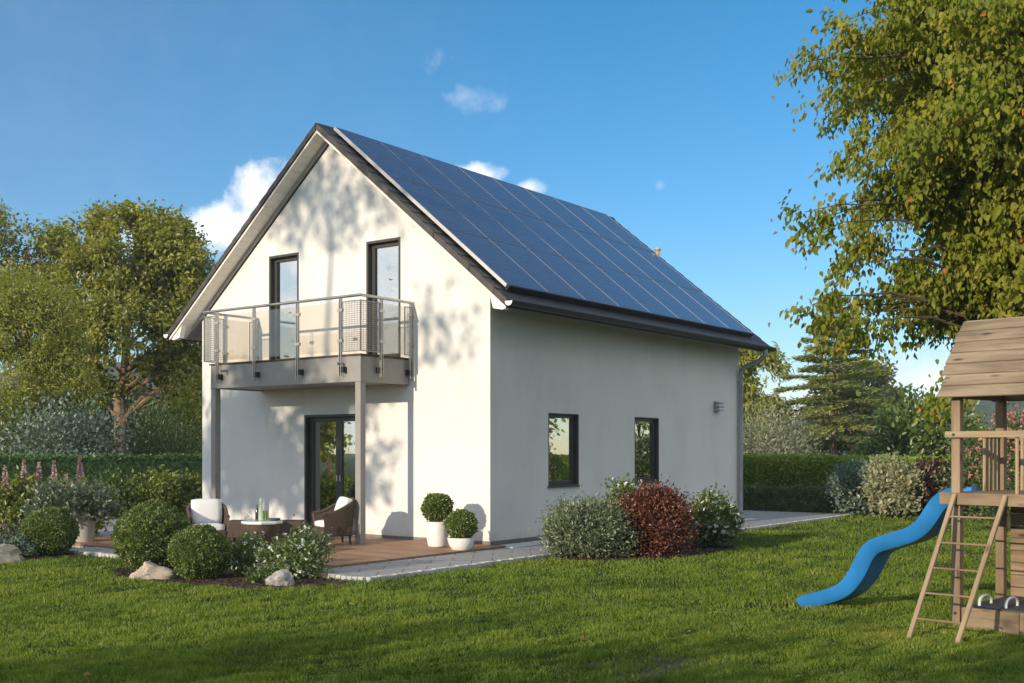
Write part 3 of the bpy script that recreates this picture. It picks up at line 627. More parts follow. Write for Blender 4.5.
roofo = roof.build('roof', M['tile'], house)
# structural deck under the tiles (dark edge between tiles and soffit)
mb = MB()
for sgn in (1, -1):
    v = []
    for x in (RX0 + .02, RX1 - .02):
        for y, dz in ((YE + .03, -.035), (W_ / 2, -.035), (W_ / 2, -.135), (YE + .03, -.135)): v.append((x, y if sgn > 0 else W_ - y, rz(y) + dz))
    f = [(0, 1, 2, 3), (7, 6, 5, 4), (0, 4, 5, 1), (1, 5, 6, 2), (2, 6, 7, 3), (3, 7, 4, 0)]
    mb.add(v, f)
mb.build('roof_deck', M['verge'], roofo, split=lambda c: c[1] < W_ / 2)
# verge tiles: stepped dark trim down both gable edges
mb = MB()
for xs in (RX0 - .028, RX1 + .003):
    for sgn in (1, -1):
        for i in range(NC):
            step = (W_ / 2 - YE) / NC; ya, yb = YE + i * step - .03, YE + (i + 1) * step - .012
            v = []
            for x in (xs, xs + .025):
                for y, z in ((ya, rz(ya) + .034), (yb, rz(yb) + .014), (yb, rz(yb) - .105), (ya, rz(ya) - .085)): v.append((x, y if sgn > 0 else W_ - y, z))
            mb.add(v, [(0, 1, 2, 3), (7, 6, 5, 4), (0, 4, 5, 1), (1, 5, 6, 2), (2, 6, 7, 3), (3, 7, 4, 0)])
mb.build('verge_trim', M['verge'], roofo, split=lambda c: (c[0] < 5, c[1] < W_ / 2))
# ridge tiles
mb = MB()
for j in range(26):
    x0 = RX0 - .02 + j * (RX1 - RX0 + .04) / 26; x1 = x0 + (RX1 - RX0 + .04) / 26 + .03
    pts = [(-.13, -.085), (-.09, -.02), (-.03, .03), (.03, .03), (.09, -.02), (.13, -.085)]; dz = .004 * (j % 2)
    v = [(x, W_ / 2 + a * .8, ZR - .012 + b + dz + (0.012 if x == x1 else 0)) for x in (x0, x1) for a, b in pts]
    mb.add(v, [(i, i + 1, i + 7, i + 6) for i in range(5)] + [(0, 5, 4, 3, 2, 1), (6, 7, 8, 9, 10, 11)])
mb.build('ridge_cap', M['tile'], roofo)
# soffit boards under the verge overhang (each board runs across the overhang)
mb = MB()
for xa, xb in ((RX0 + .025, -.003), (L_ + .003, RX1 - .025)):
    for sgn in (1, -1):
        k = 30; run = W_ / 2 - YE - .06
        for i in range(k):
            y0, y1 = YE + .06 + run * (i + .03) / k, YE + .06 + run * (i + .97) / k
            v = [(x, y if sgn > 0 else W_ - y, rz(y) + dz) for x in (xa, xb) for y, dz in ((y0, -.139), (y1, -.139), (y1, -.158), (y0, -.158))]
            o = random.uniform(0, 60); mb.add(v, [(0, 1, 2, 3), (7, 6, 5, 4), (0, 4, 5, 1), (1, 5, 6, 2), (2, 6, 7, 3), (3, 7, 4, 0)], [(o + q[0], q[1] + o, q[2]) for q in v])
mb.build('soffit', M['soffit'], roofo, split=lambda c: (c[0] < 5, c[1] < W_ / 2))
# soffit boards under the eaves
mb = MB()
for sgn in (1, -1):
    for i in range(5):
        y0, y1 = YE + .05 + i * .113, YE + .05 + (i + 1) * .113 - .006
        v = [(x, y if sgn > 0 else W_ - y, rz(y) + dz) for x in (0, L_) for y, dz in ((y0, -.139), (y1, -.139), (y1, -.158), (y0, -.158))]
        mb.add(v, [(0, 1, 2, 3), (7, 6, 5, 4), (0, 4, 5, 1), (1, 5, 6, 2), (2, 6, 7, 3), (3, 7, 4, 0)])
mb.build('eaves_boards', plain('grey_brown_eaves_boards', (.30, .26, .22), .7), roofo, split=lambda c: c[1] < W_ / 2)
# pale bargeboard edge along the bottom of the verge, and an added dark strip painting the shadow where soffit meets wall
mb = MB()
for xs in (RX0 - .004, RX1 - .021):
    for sgn in (1, -1):
        v = [(x, y if sgn > 0 else W_ - y, rz(y) + dz) for x in (xs, xs + .025) for y, dz in ((YE + .01, -.118), (W_ / 2, -.118), (W_ / 2, -.162), (YE + .01, -.162))]
        mb.add(v, [(0, 1, 2, 3), (7, 6, 5, 4), (0, 4, 5, 1), (1, 5, 6, 2), (2, 6, 7, 3), (3, 7, 4, 0)])
mb.build('bargeboard', M['soffit'], roofo, split=lambda c: (c[0] < 5, c[1] < W_ / 2))
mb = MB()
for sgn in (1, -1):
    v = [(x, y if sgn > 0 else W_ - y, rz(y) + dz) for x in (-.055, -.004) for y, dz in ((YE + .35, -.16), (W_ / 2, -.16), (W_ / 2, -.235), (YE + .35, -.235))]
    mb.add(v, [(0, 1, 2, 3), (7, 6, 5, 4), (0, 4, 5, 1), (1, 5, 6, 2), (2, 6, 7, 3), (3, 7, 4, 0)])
mb.build('shadow_strip', plain('grey_shadow_strip', (.42, .38, .34), .7), roofo, split=lambda c: c[1] < W_ / 2)
# pale rafter tails closing the eaves corners
mb = MB()
for sgn in (1, -1):
    for xa in (RX0 + .03, RX1 - .15):
        v = [(x, y if sgn > 0 else W_ - y, z) for x in (xa, xa + .12) for y, z in ((YE + .03, rz(YE + .03) - .16), (YE + .38, rz(YE + .38) - .16), (YE + .30, rz(YE) - .12), (YE + .10, rz(YE) - .16))]
        mb.add(v, [(0, 1, 2, 3), (7, 6, 5, 4), (0, 4, 5, 1), (1, 5, 6, 2), (2, 6, 7, 3), (3, 7, 4, 0)])
mb.build('rafter_tail', M['soffit'], roofo, bevel=.004, split=lambda c: (c[0] < 5, c[1] < W_ / 2))
# fascia boards and gutters
for sgn in (1, -1):
    mb = MB(); yf = YE + .02
    ya, yb = (yf - .02, yf) if sgn > 0 else (W_ - yf, W_ - yf + .02); mb.box(RX0 + .02, ya, ZE - .14, RX1 - .02, yb, ZE - .012)
    fa = mb.build('fascia', M['gutter'], roofo)
    mb = MB(); ns = 10; yc = YE - .075; prof = []
    for k in range(ns + 1):
        a = math.pi + math.pi * k / ns; prof.append((yc + .075 * math.cos(a), ZE - .03 + .075 * math.sin(a) * 1.05))
    prof2 = [(yc + .068 * math.cos(math.pi + math.pi * k / ns), ZE - .028 + .068 * math.sin(math.pi + math.pi * k / ns)) for k in range(ns, -1, -1)]
    pr = prof + prof2; n = len(pr); x0, x1 = RX0 - .03, RX1 + .05
    v = [(x, y if sgn > 0 else W_ - y, z) for x in (x0, x1) for y, z in pr]
    mb.add(v, [(i, (i + 1) % n, n + (i + 1) % n, n + i) for i in range(n)] + [tuple(range(n)), tuple(range(n, 2 * n))])
    mb.tube([(x0, (yc - .075) if sgn > 0 else W_ - yc + .075, ZE - .028), (x1, (yc - .075) if sgn > 0 else W_ - yc + .075, ZE - .028)], .011, 6)
    gu = mb.build('gutter', M['gutter'], house, True)
    mb = MB()
    for xx in (x0 - .006, x1):
        v = [(x, y if sgn > 0 else W_ - y, z) for x in (xx, xx + .006) for y, z in prof]; m_ = len(prof)
        mb.add(v, [tuple(range(m_))[::-1], tuple(range(m_, 2 * m_))] + [(i, (i + 1) % m_, m_ + (i + 1) % m_, m_ + i) for i in range(m_)])
    mb.build('end_cap', M['whitetrim'], gu, split=lambda c: c[0] < 5)
mb = MB(); yg = YE - .075; xd = L_ - .06
mb.tube([(xd + .03, yg, ZE - .09), (xd + .03, yg, ZE - .20), (xd + .03, yg + .03, ZE - .27), (xd + .02, yg + .17, ZE - .36), (xd + .01, yg + .45, ZE - .47), (xd, yg + .58, ZE - .53), (xd, yg + .615, ZE - .62), (xd, yg + .615, 2.0), (xd, yg + .615, .02)], .055, 12)
dp = mb.build('downspout', M['zinc'], house, True)
mb = MB()
for z in (.5, 2.2, 3.3):
    mb.tube([(xd, yg + .615, z - .02), (xd, yg + .615, z + .02)], .062, 12); mb.box(xd - .012, yg + .65, z - .012, xd + .012, .003, z + .012)
mb.build('pipe_clip', M['zinc'], dp, split=lambda c: round(c[2]))
# vent pipe near the back verge
mb = MB(); yv = 2.32; mb.tube([(10.08, yv, rz(yv) - .02), (10.08, yv, rz(yv) + .2)], .05, 10); mb.lathe([(.075, 0), (.085, .03), (.06, .07), (.0, .08)], (10.08, yv, rz(yv) + .2), 12)
mb.build('vent_pipe', plain('pale_vent_plastic', (.45, .36, .22), .6), roofo, True)
# solar panels, 8 columns in 3 rows
px0, px1, py0, py1 = -.09, 9.72, -.37, 3.70
cw, rh = (px1 - px0) / 8, (py1 - py0) / 3
pa = MB()
proto = None
def panel_pt(x, y, off): p = Vector((x, y, rz(y))); return p + nrm * off
for r_ in range(3):
    for c_ in range(8):
        x0, x1 = px0 + c_ * cw + .005, px0 + (c_ + 1) * cw - .005; y0, y1 = py0 + r_ * rh + .002, py0 + (r_ + 1) * rh - .002
        if proto is None:
            o0 = panel_pt(x0, y0, .075); ex = Vector((1, 0, 0)); ey = (panel_pt(x0, y1, 0) - panel_pt(x0, y0, 0)); Lp = ey.length; ey.normalize(); wp = x1 - x0
            f = MB(); b = .0055; h = .045
            def loc(u, v, w): return ex * u + ey * v + nrm * w
            def slab(m, u0, u1, v0, v1, w0, w1):
                vs = [loc(u, v, w) for w in (w0, w1) for u, v in ((u0, v0), (u1, v0), (u1, v1), (u0, v1))]
                m.add(vs, [(3, 2, 1, 0), (4, 5, 6, 7), (0, 1, 5, 4), (1, 2, 6, 5), (2, 3, 7, 6), (3, 0, 4, 7)], [(u, v, w) for w in (w0, w1) for u, v in ((u0, v0), (u1, v0), (u1, v1), (u0, v1))])
            e_ = .013; slab(f, 0, wp, 0, e_, 0, h); slab(f, 0, wp, Lp - e_, Lp, 0, h); slab(f, 0, b, e_, Lp - e_, 0, h); slab(f, wp - b, wp, e_, Lp - e_, 0, h)
            f.cur = 1; slab(f, b, wp - b, e_, Lp - e_, .012, h - .004)
            proto = f.build('solar_panel', [M['alu'], M['solar']], roofo); proto.location = o0
        else:
            q = proto.copy(); COL.objects.link(q); q.parent = roofo; q.location = panel_pt(x0, y0, .075)
mb = MB()      # mounting side trim: the bright rail visible along the array's front edge, and dark rail at the bottom
v = [panel_pt(x, y, w) for x in (px0 - .03, px0 - .002) for y, w in ((py0, .062), (py1, .062), (py1, .122), (py0, .122))]
mb.add(v, [(3, 2, 1, 0), (4, 5, 6, 7), (0, 1, 5, 4), (1, 2, 6, 5), (2, 3, 7, 6), (3, 0, 4, 7)]); mb.build('edge_rail', M['railalu'], roofo)
mb = MB(); v = [panel_pt(x, y, w) for x in (px0, px1) for y, w in ((py0 - .03, .02), (py0 - .003, .02), (py0 - .003, .118), (py0 - .03, .118))]
mb.add(v, [(0, 1, 2, 3), (7, 6, 5, 4), (0, 4, 5, 1), (1, 5, 6, 2), (2, 6, 7, 3), (3, 7, 4, 0)]); mb.build('bottom_rail', M['blackmetal'], roofo)

# balcony
BS0, BS1, BD, BZ0, BZ1 = 1.842, 5.834, 1.264, 2.835, 3.285
mb = MB(); t = .06
mb.box(-BD, BS0, BZ0, -BD + t, BS1, BZ1); mb.box(-BD + t, BS0, BZ0, -.003, BS0 + t, BZ1); mb.box(-BD + t, BS1 - t, BZ0, -.003, BS1, BZ1)
mb.box(-BD + t, BS0 + t, BZ0 + .02, -.003, BS1 - t, BZ0 + .10)
bal = mb.build('balcony', M['taupe'], house, bevel=.006)
mb = MB(); nb = 9
for i in range(nb):
    xa = -BD - .02 + (BD + .01) * i / nb; mb.beam((xa + .065, BS0 - .02, BZ1 + .0165), (xa + .065, BS1 + .02, BZ1 + .0165), (BD + .01) / nb - .008, .028)
mb.build('balcony_deck', woodmat('dark_balcony_boards', [(.05, .035, .025), (.08, .055, .04), (.12, .085, .06)]), bal)
for s0 in (BS0 + .005, BS1 - .135):
    mb = MB(); mb.box(-BD + .005, s0, .03, -BD + .135, s0 + .13, BZ0 - .001); mb.box(-BD + .045, s0 + .04, -.004, -BD + .095, s0 + .09, .03)
    mb.build('support_post', M['taupe'], bal, bevel=.005)
rs0, rs1, rd, rzt = BS0 - .085, BS1 + .085, BD + .085, 4.31
mb = MB(); mb.tube([(-.02, rs0, rzt), (-rd + .0, rs0, rzt)], .026, 10); mb.tube([(-rd, rs0 - .026, rzt), (-rd, rs1 + .026, rzt)], .026, 10); mb.tube([(-rd, rs1, rzt), (-.02, rs1, rzt)], .026, 10)
mb.build('handrail', M['steel'], bal, True)
fr_y = [2.24, 3.316, 4.481, 5.538]
posts = [(-rd, y, 0) for y in fr_y] + [(-.83, rs0, 1), (-.06, rs0, 1), (-.83, rs1, 1), (-.06, rs1, 1)]
for x, y, k in posts:
    mb = MB()
    for d_ in (-.022, .022):
        if k == 0: mb.beam((x, y + d_, 2.93), (x, y + d_, rzt - .02), .012, .04, (1, 0, 0))
        else: mb.beam((x + d_, y, 2.93), (x + d_, y, rzt - .02), .012, .04, (0, 1, 0))
    p = mb.build('baluster', M['steel'], bal)
    mb = MB(); 
    if k == 0: mb.box(-rd - .0, y - .07, 3.00, -BD - .001, y - .012, 3.10)
    else:
        yy = (y, BS0 - .001) if y < 3 else (BS1 + .001, y); mb.box(x - .05, yy[0], 3.0, x + .05, yy[1], 3.1)
    mb.build('bracket', M['blackmetal'], bal)
    mb = MB()
    for z in (3.55, 4.08):
        if k == 0: mb.box(x - .022, y - .06, z - .025, x + .022, y + .06, z + .025)
        else: mb.box(x - .06, y - .022, z - .025, x + .06, y + .022, z + .025)
    mb.build('glass_clamp', M['steel'], bal, split=lambda c: c[2] > 3.8)
gz0, gz1 = 3.36, 4.22
for y0, y1 in zip(fr_y[:-1], fr_y[1:]):
    mb = MB(); mb.box(-rd - .004, y0 + .04, gz0, -rd + .006, y1 - .04, gz1); mb.build('glass_panel', M['balglass'], bal)
for ys in (rs0, rs1):
    mb = MB(); mb.box(-.79, ys - .005, gz0, -.27, ys + .005, gz1); mb.build('glass_panel', M['balglass'], bal)
def mesh_panel(p0, p1):
    p0, p1 = Vector(p0), Vector(p1); L = (p1 - p0).length; d = (p1 - p0) / L; mb = MB(); th = .006
    n = max(2, int(L / .035))
    for i in range(n + 1): q = p0 + d * L * i / n; mb.beam(q + Vector((0, 0, gz0)), q + Vector((0, 0, gz1)), th, th, d)
    for j in range(25): z = gz0 + (gz1 - gz0) * j / 24; mb.beam(p0 + Vector((0, 0, z)), p1 + Vector((0, 0, z)), th, th)
    for a, b in ((p0 + Vector((0, 0, gz0)), p1 + Vector((0, 0, gz0))), (p0 + Vector((0, 0, gz1)), p1 + Vector((0, 0, gz1)))): mb.beam(a, b, .018, .018)
    for q in (p0, p1): mb.beam(q + Vector((0, 0, gz0)), q + Vector((0, 0, gz1)), .018, .018, d)
    mb.build('mesh_panel', M['meshsteel'], bal)
mesh_panel((-rd, rs0, 0), (-rd, fr_y[0] - .04, 0)); mesh_panel((-rd, fr_y[-1] + .04, 0), (-rd, rs1, 0)); mesh_panel((-rd, rs0, 0), (-.88, rs0, 0)); mesh_panel((-rd, rs1, 0), (-.88, rs1, 0)); mesh_panel((-.23, rs0, 0), (-.03, rs0, 0)); mesh_panel((-.23, rs1, 0), (-.03, rs1, 0))
# rainwater spouts on the fascia
for y in (2.25, 5.35):
    mb = MB(); mb.tube([(-BD + .01, y, 3.165), (-BD - .17, y, 3.15)], .022, 8); mb.build('drain_spout', M['zinc'], bal, True)

# wall lamp
lampx = 8.68; mb = MB(); mb.box(lampx - .11, -.03, 2.55, lampx + .11, -.001, 2.80)
wl = mb.build('wall_lamp', M['lamp_grey'], house, bevel=.005)
mb = MB()
for k in range(3): mb.box(lampx - .13, -.15, 2.565 + k * .085, lampx + .13, -.031, 2.60 + k * .085)
mb.build('louvre', M['lamp_grey'], wl, bevel=.004, split=lambda c: round((c[2] - 2.58) / .085))
mb = MB(); mb.box(lampx - .095, -.12, 2.601, lampx + .095, -.031, 2.648); mb.box(lampx - .095, -.12, 2.687, lampx + .095, -.031, 2.733); mb.build('lamp_glass', M['lamp_glass'], wl, split=lambda c: c[2] > 2.67)

# yuccas indoors behind the upper windows
def yucca(x, y, h, seed, label):
    p = L2W(x, y, 2.922); root = thing('yucca_plant', label, 'plant', p, 0, 'yuccas behind the upper windows'); rs = random.Random(seed)
    mb = MB(); mb.lathe([(.10, 0), (.15, .26), (.15, .28), (.13, .28), (.12, .24), (0, .24)], (0, 0, 0), 16); mb.build('pot', M['pot'], root, True)
    mb = MB(); mb.tube([(0, 0, .2), (.03, .01, h * .4), (0, .03, h * .75)], [.035, .03, .025], 8); mb.build('stem', M['barktan'], root, True)
    n = 120; P = np.zeros((n, 3)); P[:, 2] = h * (.40 + .50 * rng.random(n)); d = rand_dirs(n); d[:, 2] = np.abs(d[:, 2]) * 1.2 - .25
    leaf_object('foliage', P, d, np.tile([0, 0, 1.0], (n, 1)) + .1 * rand_dirs(n), .28 + .22 * rng.random(n), rng.random(n), M['lf_yucca'], root, .16, .3, .25)
yucca(.50, 4.98, 2.3, 3, 'yucca with spiky leaves behind the left upper window')
yucca(.50, 2.46, 2.5, 4, 'yucca with spiky leaves behind the right upper window')

# ------------------------------------------------------------------ deck
deck = MB(); y = -.34; i = 0
x = -4.03
while x < -.12:
    ya = -.34; yend = 6.95; cuts = sorted(random.uniform(.5, 6.5) for _ in range(2)); prev = ya
    for q in cuts + [yend]:
        if q - prev > .4: deck.beam((x + .06, prev + .002, .016), (x + .06, q - .002, .016), .124, .03); prev = q
    x += .13
dk = deck.build('wooden_deck', M['deck'], None, bevel=.003); dk.location = (HX, HYY, 0); dk.rotation_euler = (0, 0, HTH)
tag(dk, 'brown wooden terrace deck of long boards in front of house', 'deck')

# ------------------------------------------------------------------ patio furniture
def armchair(label, X, Y, rz_, pillow=True):
    """wicker tub chair, front towards local -y"""
    root = thing('wicker_armchair', label, 'armchair', (X, Y, .031), rz_, 'wicker armchairs on the terrace')
    mb = MB(); n = 20; prof = []
    for k in range(n + 1):          # U shape from right front round the back to left front
        t = k / n; a = math.pi * t
        if t < .25: x, y_ = .30, -.30 + t / .25 * .36
        elif t > .75: x, y_ = -.30, .06 - (t - .75) / .25 * .36
        else: b = math.pi * (t - .25) / .5; x, y_ = .30 * math.cos(b), .06 + .25 * math.sin(b)
        h = .53 + .24 * max(0, math.sin(math.pi * t)) ** 2.2; prof.append((x, y_, h))
    th = .035; vs = []
    for x, y_, h in prof:
        l = math.hypot(x, y_ - .02) or 1; ux, uy = x / l, (y_ - .02) / l
        fl = 1.0 + .10 * (h - .5)
        vs += [(x * .9, y_ * .92, .16), (x * fl + ux * .03, y_ * fl + uy * .03, h), (x * fl + ux * .03 - ux * th, y_ * fl + uy * .03 - uy * th, h), (x * .9 - ux * th, y_ * .92 - uy * th, .16)]
    fs = []
    for k in range(n):
        for j in range(4): fs.append((k * 4 + j, k * 4 + (j + 1) % 4, (k + 1) * 4 + (j + 1) % 4, (k + 1) * 4 + j))
    fs += [(0, 3, 2, 1), (n * 4, n * 4 + 1, n * 4 + 2, n * 4 + 3)]
    mb.add(vs, fs); mb.tube([(x * (1 + .1 * (h - .5)) , y_ * (1 + .1 * (h - .5)), h + .005) for x, y_, h in prof], .026, 8)
    mb.build('backrest', M['wicker'], root, True)
    mb = MB(); mb.box(-.27, -.31, .15, .27, .22, .31); mb.build('seat', M['wicker'], root, bevel=.02, seg=2)
    for x_, y_ in ((-.24, -.27), (.24, -.27), (-.2, .2), (.2, .2)):
        mb = MB(); mb.tube([(x_, y_, 0), (x_ * .97, y_ * .97, .17)], [.018, .024], 8); mb.build('leg', M['wicker'], root, True)
    def cush(name, c, sx_, sy_, sz_, rx_=0):
        bm = bmesh.new(); bmesh.ops.create_cube(bm, size=1); bmesh.ops.subdivide_edges(bm, edges=bm.edges[:], cuts=5, use_grid_fill=True)
        for v in bm.verts:
            p = v.co; k = (1 - abs(p.x * 2) ** 4 * .55) * (1 - abs(p.y * 2) ** 4 * .55); v.co = Vector((p.x * sx_ * (1 - .06 * abs(p.y * 2) ** 2), p.y * sy_ * (1 - .06 * abs(p.x * 2) ** 2), p.z * sz_ * (.35 + .65 * k)))
        me = bpy.data.meshes.new(name); bm.to_mesh(me); bm.free(); me.polygons.foreach_set('use_smooth', [True] * len(me.polygons)); o = link(name, me, M['cushion'], root); o.location = c; o.rotation_euler = (rx_, 0, 0)
    cush('seat_cushion', (0, -.06, .355), .52, .5, .13); 
    if pillow: cush('back_cushion', (0, .13, .60), .5, .42, .17, R(72))
    return root
ch1 = armchair('wicker armchair facing the lawn with big white cushions', -5.03, 18.5, R(22))
ch2 = armchair('wicker armchair seen from its side by the patio door', -3.05, 19.35, R(-62))
# bench
bp = at(266, 522, 19.9); bench = thing('wicker_bench', 'long low dark wicker bench behind the coffee table', 'bench', (bp.x, bp.y, .031), R(2))
mb = MB(); mb.box(-.68, -.28, .08, .68, .28, .37); mb.build('seat', M['wicker'], bench, bevel=.02, seg=2)
for x_ in (-.6, .6):
    for y_ in (-.22, .22): mb = MB(); mb.box(x_ - .03, y_ - .03, 0, x_ + .03, y_ + .03, .08); mb.build('leg', M['blackmetal'], bench)
# coffee table
tx, ty = -3.97, 17.8; table = thing('coffee_table', 'round wicker coffee table with white top', 'table', (tx, ty, .031), R(10))
mb = MB(); mb.lathe([(.19, 0), (.22, .12), (.245, .3), (.285, .43), (.285, .445)], (0, 0, 0), 24); mb.build('table_base', M['wicker'], table, True)
mb = MB(); mb.lathe([(.27, .446), (.315, .452), (.325, .47), (.325, .49), (.315, .50), (0, .50)], (0, 0, 0), 8); mb.build('tabletop', M['tabletop'], table, bevel=.004)
TZ = .533
def lathe_thing(name, label, cat, X, Y, prof, mat, part, group=None, extra=None):
    mb = MB(); mb.lathe(prof, (0, 0, 0), 16)
    if not extra: o = mb.build(name, mat, None, True); o.location = (X, Y, TZ); return tag(o, label, cat, group)
    r = thing(name, label, cat, (X, Y, TZ), 0, group); mb.build(part, mat, r, True)
    if extra: mb = MB(); mb.lathe(extra[1], (0, 0, 0), 12); mb.build(extra[0], extra[2], r, True)
lathe_thing('bottle', 'slim dark bottle standing on the coffee table', 'bottle', tx - .08, ty, [(.026, 0), (.028, .02), (.028, .17), (.012, .21), (.011, .25)], M['darkbottle'], 'glass_body')
lathe_thing('carafe', 'tall clear carafe with round stopper on coffee table', 'carafe', tx - .015, ty - .03, [(.036, 0), (.04, .02), (.036, .16), (.016, .24), (.02, .27)], M['bottle'], 'glass_body', None, ('stopper', [(.0, .27), (.016, .275), (.014, .29), (.028, .315), (.022, .35), (0, .36)], M['bottle']))
lathe_thing('vase', 'short green glass vase beside the carafe', 'vase', tx + .05, ty + .02, [(.03, 0), (.036, .03), (.034, .1), (.04, .155)], M['greenglass'], 'glass_body')
lathe_thing('bowl', 'flat dark grey bowl at the edge of the coffee table', 'bowl', tx + .2, ty - .03, [(.05, 0), (.09, .012), (.105, .04), (.10, .04), (.08, .018), (0, .016)], M['bowl'], 'bowl_body')

# ------------------------------------------------------------------ planters
def planter(label, X, Y, z, prof, ballr, zc, seed, group):
    r = thing('planter', label, 'planter', (X, Y, z), 0, group); mb = MB(); mb.lathe(prof, (0, 0, 0), 28); mb.build('pot', M['pot'], r, True)
    top = prof[-1][1]; mb = MB(); mb.lathe([(prof[-1][0] - .005, top - .05), (0, top - .045)], (0, 0, 0), 20); mb.build('potting_soil', M['soil'], r)
    mb = MB(); 
    for k in range(4): a = k * 1.6; mb.tube([(.03 * math.cos(a), .03 * math.sin(a), top - .06), (.1 * math.cos(a), .1 * math.sin(a), top + .15)], .012, 6)
    mb.build('stem', M['twig'], r)
    ball('', '', '', None, ballr, 6000, .036, M['lf_box'], seed, parent=r, zc=zc, shag=.09)
planter('tall white pot with clipped box ball by house corner', -1.25, 18.75, .031, [(.13, 0), (.155, .02), (.19, .2), (.205, .40), (.205, .43), (.185, .43), (.18, .36)], .235, .66, 41, 'white planters with box balls')
planter('low white bowl planter with box ball by house corner', -.83, 18.3, .0, [(.12, 0), (.14, .015), (.2, .1), (.225, .2), (.225, .225), (.2, .225), (.19, .17)], .235, .43, 42, 'white planters with box balls')

# ------------------------------------------------------------------ rocks
def rock(label, X, Y, dims, mat, seed, rz_=0, peak=0):
    bm = bmesh.new(); bmesh.ops.create_icosphere(bm, subdivisions=4, radius=1); co = np.array([v.co for v in bm.verts])
    k = 1 + .16 * lump_noise(co, seed, 5, 2.2) + .05 * lump_noise(co, seed + 1, 8, 7) + .02 * lump_noise(co, seed + 2, 8, 18)
    if peak: co[:, 2] = np.where(co[:, 2] > 0, co[:, 2] * (1.25 - peak * np.hypot(co[:, 0] + .25, co[:, 1])), co[:, 2])
    r_ = np.random.default_rng(seed)
    for _ in range(7):       # flat facets
        nn = unit(r_.normal(size=(1, 3)))[0]; d = co @ nn; lim = .78; co = co - np.outer(np.maximum(d - lim, 0), nn)
    co = co * k[:, None] * np.array(dims); co[:, 2] = np.maximum(co[:, 2], -dims[2] * .4)
    for v, c in zip(bm.verts, co): v.co = c
    me = bpy.data.meshes.new('rock'); bm.to_mesh(me); bm.free(); me.polygons.foreach_set('use_smooth', [True] * len(me.polygons)); me.set_sharp_from_angle(angle=R(28))
    o = link('rock', me, mat); o.location = (X, Y, LZ + dims[2] * .3); o.rotation_euler = (0, 0, rz_); tag(o, label, 'rock', 'rocks at the edge of the beds')
rock('rounded tan rock beside the purple flowering plant', -7.72, 17.0, (.30, .26, .20), M['rock_tan'], 3)
rock('pointed tan rock between two box balls', -4.72, 14.75, (.27, .2, .17), M['rock_tan'], 8, .3, .6)
rock('grey granite rock in front of white flowering shrub', -2.9, 14.05, (.18, .16, .145), M['rock_grey'], 12, .5)

# ------------------------------------------------------------------ clipped box balls and shrubs near the house
BB = 'clipped box balls in front of the terrace'
ball('box_ball', 'dark box ball beside the rounded tan rock', 'shrub', (-7.48, 18.1, LZ), .44, 26000, .030, M['lf_box'], 51, BB, .86, shag=.02)
ball('box_ball', 'largest box ball behind the pointed rock', 'shrub', (-5.05, 15.75, LZ), .51, 34000, .030, M['lf_box'], 52, BB, .93, shag=.02)
ball('box_ball', 'smallest box ball with the small white flowering shrub behind', 'shrub', (-4.12, 14.75, LZ), .375, 22000, .028, M['lf_box'], 53, BB, .92, shag=.02)
bush('white_flower_shrub', 'broad white flowering shrub behind the grey rock', 'shrub', (-2.85, 14.95, LZ), .43, .40, .54, 4400, .042, M['lf_rose'], 61, 'white flowering shrubs by the terrace', blossoms=270, bmat=M['fl_white'], bsize=.034)
bush('white_flower_shrub', 'small sparse white flowering shrub beside smallest box ball', 'shrub', (-3.68, 15.2, LZ), .25, .25, .56, 1500, .045, M['lf_rose'], 62, 'white flowering shrubs by the terrace', blossoms=46, bmat=M['fl_white'], bsize=.034)
bush('low_flower_plant', 'low green plant on the mulch by the grey rock', 'plant', (-3.2, 14.45, LZ), .25, .2, .16, 900, .035, M['lf_rose'], 63, stems=3)
bush('silver_shrub', 'silvery variegated shrub beside the copper red shrub', 'shrub', (1.18, 17.75, LZ), .64, .55, .84, 13000, .055, M['lf_variegated'], 64, rough=.16, ratio=.45)
bush('copper_shrub', 'dense copper red shrub below the second window', 'shrub', (2.33, 18.0, LZ), .48, .46, .99, 19000, .044, M['lf_red'], 65, rough=.15, zc=.5)
bush('white_flower_shrub', 'white flowering shrub standing between copper red shrub and downspout', 'shrub', (3.52, 19.7, LZ), .38, .38, .84, 5000, .06, M['lf_rose'], 66, 'white flowering shrubs under the side windows', blossoms=170, bmat=M['fl_white'], bsize=.05)
bush('white_flower_shrub', 'white flowering shrub half hidden behind the copper red shrub', 'shrub', (1.88, 19.1, LZ), .36, .34, 1.05, 3500, .06, M['lf_rose'], 67, 'white flowering shrubs under the side windows', blossoms=110, bmat=M['fl_white'], bsize=.05)
